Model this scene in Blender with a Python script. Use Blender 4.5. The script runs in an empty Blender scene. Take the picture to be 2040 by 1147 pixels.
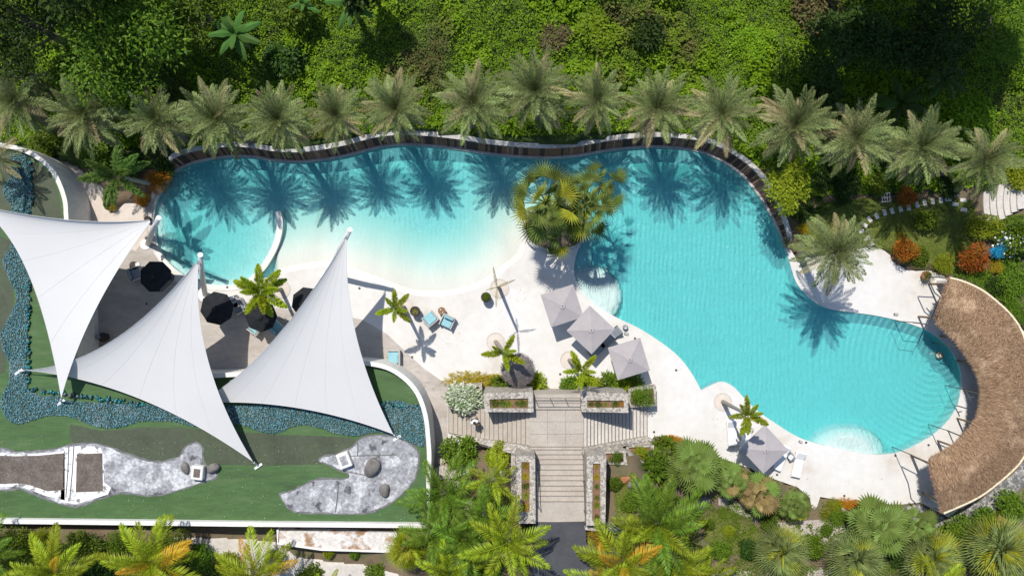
import bpy, bmesh, math, random
import numpy as np
from mathutils import Vector, Matrix
from mathutils.geometry import tessellate_polygon

SC = bpy.context.scene
COL = SC.collection
H, S = 56.0, 28.0            # drone height above the pool deck (m), plan scale (traced units per metre at deck level)
R = math.radians

# ------------------------------------------------------------------ camera, sky, sun, exposure
cam = bpy.data.cameras.new('camera'); camo = bpy.data.objects.new('camera', cam); COL.objects.link(camo)
camo.location = (0, 0, H); camo.rotation_euler = (0, 0, 0)
cam.sensor_width = 36; cam.lens = 36 * H / (2040 / S); cam.clip_end = 2000; cam.clip_start = 1
SC.camera = camo
SUN = Vector((1.357, -3.143, -5.6)).normalized()          # direction the light travels
w = bpy.data.worlds.new('World'); SC.world = w; w.use_nodes = True
wn = w.node_tree.nodes; bg = wn['Background']
sky = wn.new('ShaderNodeTexSky'); sky.sky_type = 'NISHITA'; sky.sun_disc = False
sky.sun_elevation = math.asin(-SUN.z); sky.sun_rotation = math.atan2(-SUN.x, -SUN.y)
sky.air_density = 1.0; sky.dust_density = 0.6; sky.ozone_density = 1.5
w.node_tree.links.new(sky.outputs[0], bg.inputs[0]); bg.inputs[1].default_value = 0.14
sl = bpy.data.lights.new('sun', 'SUN'); sl.energy = 4.5; sl.angle = R(0.53); sl.color = (1, .955, .88)
so = bpy.data.objects.new('sun', sl); COL.objects.link(so)
so.rotation_euler = SUN.to_track_quat('-Z', 'Y').to_euler(); so.location = (0, 0, 60)
vs = SC.view_settings; vs.view_transform = 'Standard'; vs.look = 'None'; vs.exposure = 0.12; vs.gamma = 1.0
SC.render.engine = 'CYCLES'
cy = SC.cycles; cy.use_denoising = True; cy.denoising_prefilter = 'NONE'; cy.max_bounces = 6; cy.diffuse_bounces = 3; cy.glossy_bounces = 2
cy.transmission_bounces = 3; cy.transparent_max_bounces = 10; cy.volume_bounces = 0; cy.caustics_reflective = False; cy.caustics_refractive = False
cy.sample_clamp_indirect = 4

# ------------------------------------------------------------------ helpers
rnd = random.Random(11)
NR = np.random.default_rng(5)

def P(px, py, z=0.0):
    k = (H - z) / H / S
    return Vector(((px - 1020) * k, -(py - 573.5) * k, z))

def spline(pts, n=4, closed=True):
    out = []; m = len(pts); segs = m if closed else m - 1
    for i in range(segs):
        p = [Vector(pts[(i + j) % m] if closed else pts[min(max(i + j, 0), m - 1)]) for j in (-1, 0, 1, 2)]
        for k in range(n):
            t = k / n
            out.append(.5 * ((2 * p[1]) + (p[2] - p[0]) * t + (2 * p[0] - 5 * p[1] + 4 * p[2] - p[3]) * t * t + (3 * p[1] - p[0] - 3 * p[2] + p[3]) * t ** 3))
    if not closed: out.append(Vector(pts[-1]))
    return [tuple(q) for q in out]

def inside(poly, X, Y):
    X = np.asarray(X, float); Y = np.asarray(Y, float); c = np.zeros(X.shape, bool); n = len(poly)
    for i in range(n):
        x1, y1 = poly[i][:2]; x2, y2 = poly[i - 1][:2]
        if y1 == y2: continue
        c ^= ((y1 > Y) != (y2 > Y)) & (X < (x2 - x1) * (Y - y1) / (y2 - y1) + x1)
    return c

def dist_poly(pts, X, Y):
    d = np.full(np.shape(X), 1e9)
    for a, b in zip(pts[:-1], pts[1:]):
        ax, ay = a[:2]; bx, by = b[:2]; dx, dy = bx - ax, by - ay
        t = np.clip(((X - ax) * dx + (Y - ay) * dy) / (dx * dx + dy * dy + 1e-9), 0, 1)
        d = np.minimum(d, np.hypot(X - ax - t * dx, Y - ay - t * dy))
    return d

def vnoise(X, Y, seed=0):
    X = np.asarray(X, float); Y = np.asarray(Y, float); xi = np.floor(X).astype(np.int64); yi = np.floor(Y).astype(np.int64)
    fx = X - xi; fy = Y - yi; fx = fx * fx * (3 - 2 * fx); fy = fy * fy * (3 - 2 * fy)
    def h(a, b):
        v = np.sin(a * 127.1 + b * 311.7 + seed * 74.7) * 43758.5453
        return v - np.floor(v)
    return (h(xi, yi) * (1 - fx) + h(xi + 1, yi) * fx) * (1 - fy) + (h(xi, yi + 1) * (1 - fx) + h(xi + 1, yi + 1) * fx) * fy

def fbm(X, Y, s, seed=0, o=3):
    v = 0; a = 1; t = 0
    for i in range(o):
        v = v + a * vnoise(X * s * 2 ** i, Y * s * 2 ** i, seed + i); t += a; a *= .5
    return v / t

class NT:
    def __init__(s, m):
        s.n = m.node_tree.nodes; s.l = m.node_tree.links
    def new(s, t, **k):
        n = s.n.new('ShaderNode' + t)
        for a, v in k.items(): setattr(n, a, v)
        return n
    def ln(s, a, b): s.l.new(a, b)

def ramp(nt, src, cols):
    r = nt.new('ValToRGB'); e = r.color_ramp.elements
    while len(e) < len(cols): e.new(.5)
    for i, (p, c) in enumerate(cols): e[i].position = p; e[i].color = (*c, 1)
    nt.ln(src, r.inputs[0]); return r.outputs[0]

def tex(nt, kind, scale, coord, **k):
    t = nt.new('Tex' + kind)
    for a, v in k.items():
        if a in t.inputs: t.inputs[a].default_value = v
        else: setattr(t, a, v)
    if 'Scale' in t.inputs: t.inputs['Scale'].default_value = scale
    nt.ln(coord, t.inputs['Vector']); return t

MATS = {}
def base_mat(name):
    m = bpy.data.materials.new(name); m.use_nodes = True; MATS[name] = m
    return m, NT(m), m.node_tree.nodes['Principled BSDF']

def mat(name, cols, scale=1.0, rough=.7, bump=0, bscale=20, metal=0, kind='Noise', fine=None, spec=.4, detail=6, stretch=None):
    """surface with a 2-4 stop noise colour ramp, a finer second noise and optional fine relief (object coordinates)."""
    m, nt, b = base_mat(name)
    tc = nt.new('TexCoord'); co = tc.outputs['Object']
    if stretch:
        mp = nt.new('Mapping'); mp.inputs['Scale'].default_value = stretch; nt.ln(co, mp.inputs[0]); co = mp.outputs[0]
    if isinstance(cols[0], (int, float)): cols = [tuple(c * .88 for c in cols), tuple(min(1, c * 1.1) for c in cols)]
    if not isinstance(cols[0][1], tuple): cols = [(.3 + .4 * i / (len(cols) - 1), c) for i, c in enumerate(cols)]
    if kind == 'Voronoi':
        t = tex(nt, 'Voronoi', scale, co); r = nt.new('SeparateColor'); nt.ln(t.outputs['Color'], r.inputs[0]); src = r.outputs[0]
    else:
        t = tex(nt, 'Noise', scale, co, Detail=detail, Roughness=.6); src = t.outputs[0]
    c = ramp(nt, src, cols)
    if fine:
        t2 = tex(nt, 'Noise', fine[0], co, Detail=4); c2 = ramp(nt, t2.outputs[0], [(.35, (1 - fine[1],) * 3), (.65, (1, 1, 1))])
        mx = nt.new('MixRGB', blend_type='MULTIPLY'); mx.inputs[0].default_value = 1; nt.ln(c, mx.inputs[1]); nt.ln(c2, mx.inputs[2]); c = mx.outputs[0]
    nt.ln(c, b.inputs['Base Color']); b.inputs['Roughness'].default_value = rough; b.inputs['Metallic'].default_value = metal
    b.inputs['Specular IOR Level'].default_value = spec
    if bump:
        if kind == 'Voronoi':
            t3 = tex(nt, 'Voronoi', scale, co, feature='DISTANCE_TO_EDGE'); h = ramp(nt, t3.outputs[0], [(0, (0, 0, 0)), (.15, (1, 1, 1))])
        else: h = tex(nt, 'Noise', bscale, co, Detail=5).outputs[0]
        bp = nt.new('Bump'); bp.inputs['Strength'].default_value = bump; bp.inputs['Distance'].default_value = .05
        nt.ln(h, bp.inputs['Height']); nt.ln(bp.outputs[0], b.inputs['Normal'])
    return m

def leaf_mat(name, cols, trans=.3, rough=.5, patch=None, pscale=.25, val=(.78, 1.25)):
    """leaf: colour varies leaf by leaf and plant by plant, with some light passing through; patch = another leaf colour growing in drifts."""
    m, nt, b = base_mat(name)
    g = nt.new('NewGeometry'); oi = nt.new('ObjectInfo')
    n = len(cols); c = ramp(nt, g.outputs['Random Per Island'], [(i / (n - 1), q) for i, q in enumerate(cols)])
    if patch:
        tc = nt.new('TexCoord'); t = tex(nt, 'Noise', pscale, tc.outputs['Object'], Detail=5, Roughness=.65)
        f = ramp(nt, t.outputs[0], [(.54, (0, 0, 0)), (.66, (1, 1, 1))])
        c2 = ramp(nt, g.outputs['Random Per Island'], [(0, patch[0]), (1, patch[1])])
        mx = nt.new('MixRGB'); nt.ln(f, mx.inputs[0]); nt.ln(c, mx.inputs[1]); nt.ln(c2, mx.inputs[2]); c = mx.outputs[0]
    hs = nt.new('HueSaturation'); nt.ln(c, hs.inputs['Color'])
    for inp, lo, hi in (('Value', *val), ('Hue', .488, .512)):
        mr = nt.new('MapRange'); mr.inputs['To Min'].default_value = lo; mr.inputs['To Max'].default_value = hi
        nt.ln(oi.outputs['Random'], mr.inputs[0]); nt.ln(mr.outputs[0], hs.inputs[inp])
    nt.ln(hs.outputs[0], b.inputs['Base Color']); b.inputs['Roughness'].default_value = max(rough, .5) if trans else rough; b.inputs['Specular IOR Level'].default_value = .16 if trans else .4
    tr = nt.new('BsdfTranslucent'); nt.ln(hs.outputs[0], tr.inputs[0])
    mix = nt.new('MixShader'); mix.inputs[0].default_value = trans
    nt.ln(b.outputs[0], mix.inputs[1]); nt.ln(tr.outputs[0], mix.inputs[2]); nt.ln(mix.outputs[0], nt.n['Material Output'].inputs[0])
    return m

def mesh_np(name, V, F):
    """fast mesh from numpy: V (n,3), F (m,k)"""
    me = bpy.data.meshes.new(name); V = np.ascontiguousarray(V, dtype=np.float32); F = np.ascontiguousarray(F, dtype=np.int32)
    k = F.shape[1]
    me.vertices.add(len(V)); me.vertices.foreach_set('co', V.ravel())
    me.loops.add(F.size); me.loops.foreach_set('vertex_index', F.ravel())
    me.polygons.add(len(F)); me.polygons.foreach_set('loop_start', np.arange(0, F.size, k, dtype=np.int32))
    me.update(calc_edges=True); me.validate()
    return me

class MB:
    def __init__(s): s.v = []; s.f = []
    def add(s, vs, fs):
        o = len(s.v); s.v += [tuple(v) for v in vs]; s.f += [tuple(i + o for i in f) for f in fs]; return s
    def box(s, c, d, rz=0, rx=0, bev=0):
        m = Matrix.Rotation(rz, 3, 'Z') @ Matrix.Rotation(rx, 3, 'X'); hx, hy, hz = (q / 2 for q in d); c = Vector(c)
        if bev:                                                # chamfered top and upright edges
            vs = []
            for z, i in ((-hz, 0), (hz - bev, 0), (hz, bev)):
                for x, y in ((-hx + i, -hy + bev + i * .4), (-hx + bev + i * .4, -hy + i), (hx - bev - i * .4, -hy + i), (hx - i, -hy + bev + i * .4), (hx - i, hy - bev - i * .4), (hx - bev - i * .4, hy - i), (-hx + bev + i * .4, hy - i), (-hx + i, hy - bev - i * .4)):
                    vs.append(m @ Vector((x, y, z)) + c)
            fs = [tuple(range(7, -1, -1)), tuple(range(16, 24))] + [(r * 8 + k, r * 8 + (k + 1) % 8, r * 8 + 8 + (k + 1) % 8, r * 8 + 8 + k) for r in (0, 1) for k in range(8)]
            return s.add(vs, fs)
        vs = [m @ Vector((x * hx, y * hy, z * hz)) + c for z in (-1, 1) for x, y in ((-1, -1), (1, -1), (1, 1), (-1, 1))]
        return s.add(vs, [(3, 2, 1, 0), (4, 5, 6, 7), (0, 1, 5, 4), (1, 2, 6, 5), (2, 3, 7, 6), (3, 0, 4, 7)])
    def prism(s, top, z0, bottom=True):
        """top: 3D outline; goes straight down to z0"""
        top = [Vector(p) for p in top]
        if sum(a.x * b.y - b.x * a.y for a, b in zip(top, top[1:] + top[:1])) < 0: top.reverse()
        n = len(top); vs = top + [Vector((p.x, p.y, z0)) for p in top]
        fs = [tuple(range(n))] + [(i, n + i, n + (i + 1) % n, (i + 1) % n) for i in range(n)]
        if bottom: fs.append(tuple(range(2 * n - 1, n - 1, -1)))
        return s.add(vs, fs)
    def tube(s, path, rad, sides=6, cap=True):
        path = [Vector(p) for p in path]; n = len(path); rad = rad if isinstance(rad, (list, tuple)) else [rad] * n
        vs = []
        for i, p in enumerate(path):
            d = (path[min(i + 1, n - 1)] - path[max(i - 1, 0)]).normalized()
            a = d.cross(Vector((0, 0, 1)) if abs(d.z) < .9 else Vector((1, 0, 0))).normalized(); b = d.cross(a)
            vs += [p + (a * math.cos(2 * math.pi * k / sides) + b * math.sin(2 * math.pi * k / sides)) * rad[i] for k in range(sides)]
        fs = [(i * sides + k, i * sides + (k + 1) % sides, (i + 1) * sides + (k + 1) % sides, (i + 1) * sides + k) for i in range(n - 1) for k in range(sides)]
        if cap: fs += [tuple(range(sides - 1, -1, -1)), tuple(range((n - 1) * sides, n * sides))]
        return s.add(vs, fs)
    def lathe(s, prof, c=(0, 0, 0), sides=16):
        c = Vector(c); vs = [c + Vector((r * math.cos(2 * math.pi * k / sides), r * math.sin(2 * math.pi * k / sides), z)) for r, z in prof for k in range(sides)]
        n = len(prof); fs = [(i * sides + k, i * sides + (k + 1) % sides, (i + 1) * sides + (k + 1) % sides, (i + 1) * sides + k) for i in range(n - 1) for k in range(sides)]
        fs += [tuple(range(sides - 1, -1, -1)), tuple(range((n - 1) * sides, n * sides))]
        return s.add(vs, fs)
    def strip(s, path, width, z0, closed=False):
        """a wall of given thickness along a 3D path (its top); goes down to z0"""
        p = [Vector(q) for q in path]; n = len(p); L = []; Rr = []
        for i in range(n):
            a = p[(i - 1) % n] if closed else p[max(i - 1, 0)]; b = p[(i + 1) % n] if closed else p[min(i + 1, n - 1)]
            d = (b - a); d.z = 0; d.normalize(); nn = Vector((-d.y, d.x, 0)) * width / 2
            L.append(p[i] + nn); Rr.append(p[i] - nn)
        vs = L + Rr + [Vector((q.x, q.y, z0)) for q in L] + [Vector((q.x, q.y, z0)) for q in Rr]
        fs = []
        for i in range(n if closed else n - 1):
            j = (i + 1) % n
            fs += [(i, n + i, n + j, j), (i, j, 2 * n + j, 2 * n + i), (n + j, n + i, 3 * n + i, 3 * n + j)]
        if not closed: fs += [(0, 2 * n, 3 * n, n), (n - 1, 2 * n - 1, 4 * n - 1, 3 * n - 1)]
        return s.add(vs, fs)
    def mesh(s, name):
        me = bpy.data.meshes.new(name); me.from_pydata(s.v, [], s.f); me.update(); return me
    def build(s, name, m, parent=None, smooth=False, loc=None):
        me = s.mesh(name)
        if loc is not None: me.transform(Matrix.Translation(-Vector(loc)))
        if smooth: me.polygons.foreach_set('use_smooth', [True] * len(me.polygons))
        return link(name, me, m, parent, loc)

def link(name, me, m=None, parent=None, loc=None, rot=None, scale=None):
    o = bpy.data.objects.new(name, me); COL.objects.link(o)
    if m:
        if not me.materials: me.materials.append(MATS[m])
        elif me.materials[0] is not MATS[m]:
            o.material_slots[0].link = 'OBJECT'; o.material_slots[0].material = MATS[m]
    if parent is not None: o.parent = parent
    if loc is not None: o.location = loc
    if rot is not None: o.rotation_euler = rot
    if scale is not None: o.scale = scale if isinstance(scale, (tuple, list, Vector)) else (scale,) * 3
    return o

def tag(o, label, cat, group=None, kind=None):
    o['label'] = label; o['category'] = cat
    if group: o['group'] = group
    if kind: o['kind'] = kind
    return o
def thing(name, label, cat, loc=(0, 0, 0), rz=0, group=None, scale=1):
    o = bpy.data.objects.new(name, None); COL.objects.link(o); o.location = loc; o.rotation_euler = (0, 0, rz); o.scale = (scale,) * 3
    o.empty_display_size = .2
    return tag(o, label, cat, group)
def struct(o, label, cat, kind='structure'): return tag(o, label, cat, None, kind)
ORD = ['first', 'second', 'third', 'fourth', 'fifth', 'sixth', 'seventh', 'eighth', 'ninth', 'tenth', 'eleventh', 'twelfth', 'thirteenth', 'fourteenth', 'fifteenth', 'sixteenth', 'seventeenth', 'eighteenth', 'nineteenth', 'twentieth', 'twenty-first', 'twenty-second', 'twenty-third', 'twenty-fourth']

# ------------------------------------------------------------------ materials
mat('soil', [(.09, .065, .04), (.15, .11, .07), (.085, .10, .035)], .8, .95, .5, 9)
mat('hill_soil', [(.025, .045, .008), (.05, .085, .014)], .6, .95, .5, 6)
mat('deck', [(.34, (.53, .475, .41)), (.42, (.61, .58, .535)), (.55, (.645, .625, .595)), (.7, (.67, .655, .63))], .22, .75, .05, 40, fine=(2, .06), detail=9)
mat('terrace', [(.36, .315, .28), (.44, .395, .355), (.51, .46, .42)], .35, .8, .1, 30, fine=(2.2, .12), stretch=(1, 2.4, 1))
mat('terrace_pale', [(.56, .48, .41), (.64, .57, .5)], .3, .8, .08, 30, fine=(3, .08))
mat('white_render', [(.66, .63, .58), (.78, .76, .72)], .5, .8, .1, 30, fine=(4, .1))
mat('coping', [(.42, .40, .37), (.62, .6, .56)], .8, .85, .2, 20, fine=(5, .25))
mat('slat_wood', [(.14, .06, .036), (.26, .13, .08), (.09, .045, .03)], 2, .7, .3, 30)
mat('slat_pale', [(.3, .17, .11), (.42, .26, .18)], 2, .75, .3, 30)
mat('slat_dark', [(.05, .028, .022), (.09, .05, .036)], 2, .7, .3, 30)
mat('dark_gap', (.02, .014, .011), 1, .9)
mat('pool_floor', [(.70, .70, .68), (.77, .77, .75)], .25, .7, .1, 12, fine=(1.4, .07))
mat('beach_floor', [(.67, .64, .57), (.74, .72, .68)], .2, .7, .1, 12, fine=(.7, .07), stretch=(1, .35, 1))
mat('green_paint', [(.045, .085, .026), (.055, .117, .032), (.062, .128, .036), (.08, .14, .05)], .55, .6, .12, 16, fine=(3, .2), stretch=(.5, 2.2, 1))
mat('green_dirty', [(.045, .058, .03), (.066, .08, .045), (.06, .088, .038)], .35, .65, .15, 14, fine=(5, .2))
mat('patch_grey', [(.36, (.12, .12, .13)), (.40, (.34, .34, .36)), (.50, (.36, .36, .375)), (.54, (.54, .54, .56)), (.7, (.68, .68, .69))], .9, .85, .4, 18, fine=(5, .4), detail=12)
mat('patch_rim', [(.10, .10, .10), (.19, .19, .19)], 2, .9, .3, 20)
mat('patch_brown', [(.11, .085, .07), (.2, .165, .14)], 1.6, .9, .4, 18, fine=(7, .35))
mat('patch_white', [(.38, (.22, .21, .2)), (.46, (.74, .73, .72)), (.8, (.82, .81, .8))], 2.2, .8, .3, 20)
mat('rock', [(.11, .10, .09), (.2, .185, .17)], 3, .9, .5, 14)
mat('boulder_pale', [(.36, .31, .25), (.5, .45, .38)], 2, .9, .5, 12)
mat('concrete', [(.38, .33, .28), (.47, .42, .36)], .8, .85, .15, 30, fine=(6, .12))
mat('concrete_pale', [(.50, .46, .41), (.62, .58, .53)], .6, .85, .15, 30, fine=(5, .14))
mat('stone', [(.1, (.26, .235, .205)), (.5, (.45, .40, .335)), (.9, (.58, .53, .46))], 9, .9, .45, kind='Voronoi', fine=(14, .25))
mat('cobble', [(.2, (.16, .155, .15)), (.5, (.30, .285, .265)), (.9, (.45, .43, .40))], 6, .9, .7, kind='Voronoi', fine=(12, .35))
mat('gravel', [(.30, .26, .22), (.46, .41, .35), (.54, .49, .43)], 5, .95, .7, 30, fine=(16, .35))
mat('asphalt', [(.05, .052, .058), (.08, .082, .09)], .7, .85, .2, 60, fine=(20, .2))
mat('lawn', [(.07, .10, .016), (.12, .145, .028), (.17, .16, .05)], .5, .95, .4, 30)
mat('sail', [(.56, .548, .53), (.60, .587, .567)], .2, .75, .04, 60)
mat('seam', (.6, .6, .6), 1, .7)
mat('mast', [(.58, .57, .55), (.66, .65, .63)], 1, .45, fine=(8, .08))
mat('steel', (.55, .56, .58), 2, .35, metal=.8)
mat('dark_steel', [(.055, .053, .05), (.09, .085, .08)], 3, .55)
mat('black_cloth', [(.012, .013, .016), (.022, .023, .027)], 3, .85, spec=.2)
mat('taupe_cloth', [(.33, .30, .30), (.40, .37, .37)], .8, .85, .06, 60, spec=.2)
mat('teal_cushion', [(.22, .42, .47), (.3, .51, .56)], 2, .85, .05, 60, spec=.2)
mat('white_cushion', [(.74, .73, .72), (.8, .8, .8)], 2, .85, spec=.2)
mat('grey_cushion', [(.2, .23, .26), (.27, .3, .33)], 2, .85, spec=.2)
mat('chair_frame', [(.42, .40, .37), (.55, .53, .5)], 3, .6)
mat('wicker', [(.16, .085, .045), (.34, .2, .11)], 22, .8, .6, 40)
mat('dark_wicker', [(.035, .028, .025), (.08, .065, .055)], 22, .8, .6, 40)
mat('wood', [(.16, .085, .045), (.27, .16, .09)], 2, .7, .2, 20, stretch=(1, 8, 8))
mat('bark', [(.10, .085, .065), (.2, .17, .135)], 4, .95, .7, 12, stretch=(1, 1, 3))
mat('pale_bark', [(.22, .2, .165), (.34, .31, .26)], 4, .9, .4, 12, stretch=(1, 1, 4))
mat('crownshaft', [(.11, .16, .05), (.17, .21, .08)], 3, .5)
mat('rachis', [(.2, .22, .08), (.28, .28, .12)], 3, .6)
mat('terracotta', [(.36, .14, .07), (.5, .22, .12)], 3, .85)
mat('blue_glaze', [(.01, .19, .42), (.02, .33, .62)], 4, .25, spec=.6)
mat('white_paint', (.75, .75, .74), 2, .6)
mat('rust', [(.42, (.66, .62, .57)), (.52, (.74, .71, .67)), (.62, (.34, .2, .11))], .8, .85, .2, 20, fine=(6, .25))
mat('skin', (.5, .3, .2), 3, .6); mat('dark_hair', (.02, .014, .01), 5, .6); mat('straw', [(.62, .52, .34), (.75, .66, .46)], 30, .9)
mat('white_shirt', (.74, .76, .8), 3, .9); mat('black_swimsuit', (.015, .02, .03), 3, .7); mat('tan_bag', (.45, .28, .12), 4, .8); mat('brown_shorts', (.10, .06, .04), 4, .9)
mat('thatch_base', [(.15, .095, .055), (.27, .185, .12)], 1.2, .95, .5, 14)
mat('grey_thatch_base', [(.10, .085, .08), (.17, .15, .14)], 2, .95, .5, 14)
leaf_mat('thatch', [(.2, .115, .065), (.31, .19, .115), (.41, .26, .165), (.25, .145, .085), (.12, .065, .038)], 0, .95, patch=((.43, .285, .18), (.54, .37, .245)), pscale=.55)
leaf_mat('grey_thatch', [(.10, .085, .085), (.2, .175, .17), (.29, .255, .24)], 0, .95)
G_ = lambda *c: list(c)
leaf_mat('vine', [(.09, .18, .004), (.15, .265, .007), (.23, .345, .012), (.12, .215, .005)], .35, .55, patch=((.10, .075, .03), (.16, .17, .04)), pscale=.17)
leaf_mat('tree_leaf', [(.04, .09, .006), (.08, .15, .009), (.15, .23, .015), (.05, .11, .008)], .3, .4)
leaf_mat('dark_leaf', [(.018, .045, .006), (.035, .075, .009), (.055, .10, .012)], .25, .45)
leaf_mat('purple_leaf', [(.10, .07, .03), (.15, .12, .05), (.10, .13, .03)], .2, .5)
leaf_mat('bush_leaf', [(.065, .12, .008), (.11, .185, .011), (.165, .245, .02), (.08, .145, .009)], .35, .4)
leaf_mat('lime_leaf', [(.17, .22, .008), (.25, .3, .012), (.34, .37, .025), (.13, .18, .008)], .35, .45)
leaf_mat('orange_leaf', [(.44, .16, .01), (.6, .26, .012), (.36, .09, .01), (.18, .18, .015)], .25, .5)
leaf_mat('red_leaf', [(.36, .08, .012), (.5, .15, .015), (.2, .15, .014), (.4, .085, .012)], .25, .5)
leaf_mat('pale_leaf', [(.09, .17, .03), (.3, .38, .2), (.5, .53, .4), (.62, .63, .52)], .25, .5)
leaf_mat('white_petal', [(.72, .72, .68), (.8, .8, .78)], .2, .6)
leaf_mat('yellow_leaf', [(.44, .26, .01), (.3, .26, .012), (.5, .34, .02), (.16, .2, .015)], .3, .5)
leaf_mat('date_frond', [(.10, .135, .04), (.17, .21, .07), (.29, .32, .13), (.14, .18, .045)], .10, .5, val=(.6, 1.35))
leaf_mat('date_frond_old', [(.3, .25, .12), (.38, .31, .17), (.25, .26, .10)], .15, .7)
leaf_mat('fan_leaf', [(.10, .145, .03), (.135, .18, .038), (.17, .215, .05)], .14, .4, val=(.6, 1.45))
leaf_mat('fan_leaf_green', [(.095, .15, .025), (.14, .2, .04), (.18, .235, .06)], .14, .45, val=(.65, 1.35))
leaf_mat('fan_leaf_pale', [(.15, .2, .05), (.2, .25, .075), (.26, .3, .11)], .14, .45, val=(.65, 1.35))
leaf_mat('fan_leaf_yellow', [(.36, .38, .03), (.46, .45, .05), (.25, .3, .03)], .25, .5)
leaf_mat('fan_leaf_brown', [(.3, .2, .09), (.25, .19, .06), (.36, .26, .13)], .2, .6)
leaf_mat('foxtail', [(.2, .27, .010), (.3, .36, .016), (.38, .42, .03)], .35, .4)
leaf_mat('dark_palm', [(.06, .13, .02), (.10, .18, .03), (.15, .23, .05)], .25, .4)
leaf_mat('coco', [(.055, .11, .008), (.10, .175, .013), (.16, .245, .025)], .14, .35, val=(.7, 1.35))
leaf_mat('coco_lime', [(.12, .17, .006), (.21, .265, .010), (.31, .355, .02)], .14, .35, val=(.7, 1.35))
leaf_mat('coco_orange', [(.48, .24, .015), (.55, .32, .03), (.38, .26, .02)], .3, .5)
leaf_mat('banana', [(.045, .11, .02), (.07, .16, .03), (.10, .2, .045)], .3, .35)
leaf_mat('grass', [(.08, .13, .012), (.13, .18, .02), (.2, .22, .035), (.10, .15, .015)], .3, .6, patch=((.17, .16, .06), (.2, .17, .08)), pscale=.6)
leaf_mat('glass_gravel', [(.03, .11, .13), (.05, .17, .19), (.10, .26, .28), (.26, .42, .44), (.035, .13, .16), (.07, .2, .23)], 0, .25, patch=((.08, .18, .21), (.3, .44, .47)), pscale=.4)
leaf_mat('glass_rock', [(.006, .04, .05), (.015, .085, .095), (.02, .2, .2), (.12, .08, .075)], 0, .2)

def rippled(name, amp):
    """bump on the pool floor standing in for sunlight rippling through the water"""
    nt = NT(MATS[name]); b = nt.n['Principled BSDF']; tc = nt.new('TexCoord'); mp = nt.new('Mapping'); mp.inputs['Rotation'].default_value = (0, 0, R(-14)); nt.ln(tc.outputs['Object'], mp.inputs[0])
    m2 = nt.new('Mapping'); m2.inputs['Scale'].default_value = (1, .38, 1); nt.ln(mp.outputs[0], m2.inputs[0])
    w1 = tex(nt, 'Wave', .8, mp.outputs[0], Distortion=9.0, Detail=2.0, **{'Detail Scale': .55}); n2 = tex(nt, 'Noise', 4.4, m2.outputs[0], Detail=2.5, Distortion=1.0)
    mx = nt.new('MixRGB'); mx.inputs[0].default_value = .84; nt.ln(w1.outputs[0], mx.inputs[1]); nt.ln(n2.outputs[0], mx.inputs[2])
    bp = nt.new('Bump'); bp.inputs['Distance'].default_value = amp; nt.ln(mx.outputs[0], bp.inputs['Height']); nt.ln(bp.outputs[0], b.inputs['Normal'])
rippled('pool_floor', .13); rippled('beach_floor', .022)  # made-up floor relief imitates the ripple light on the pool bottom
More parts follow.
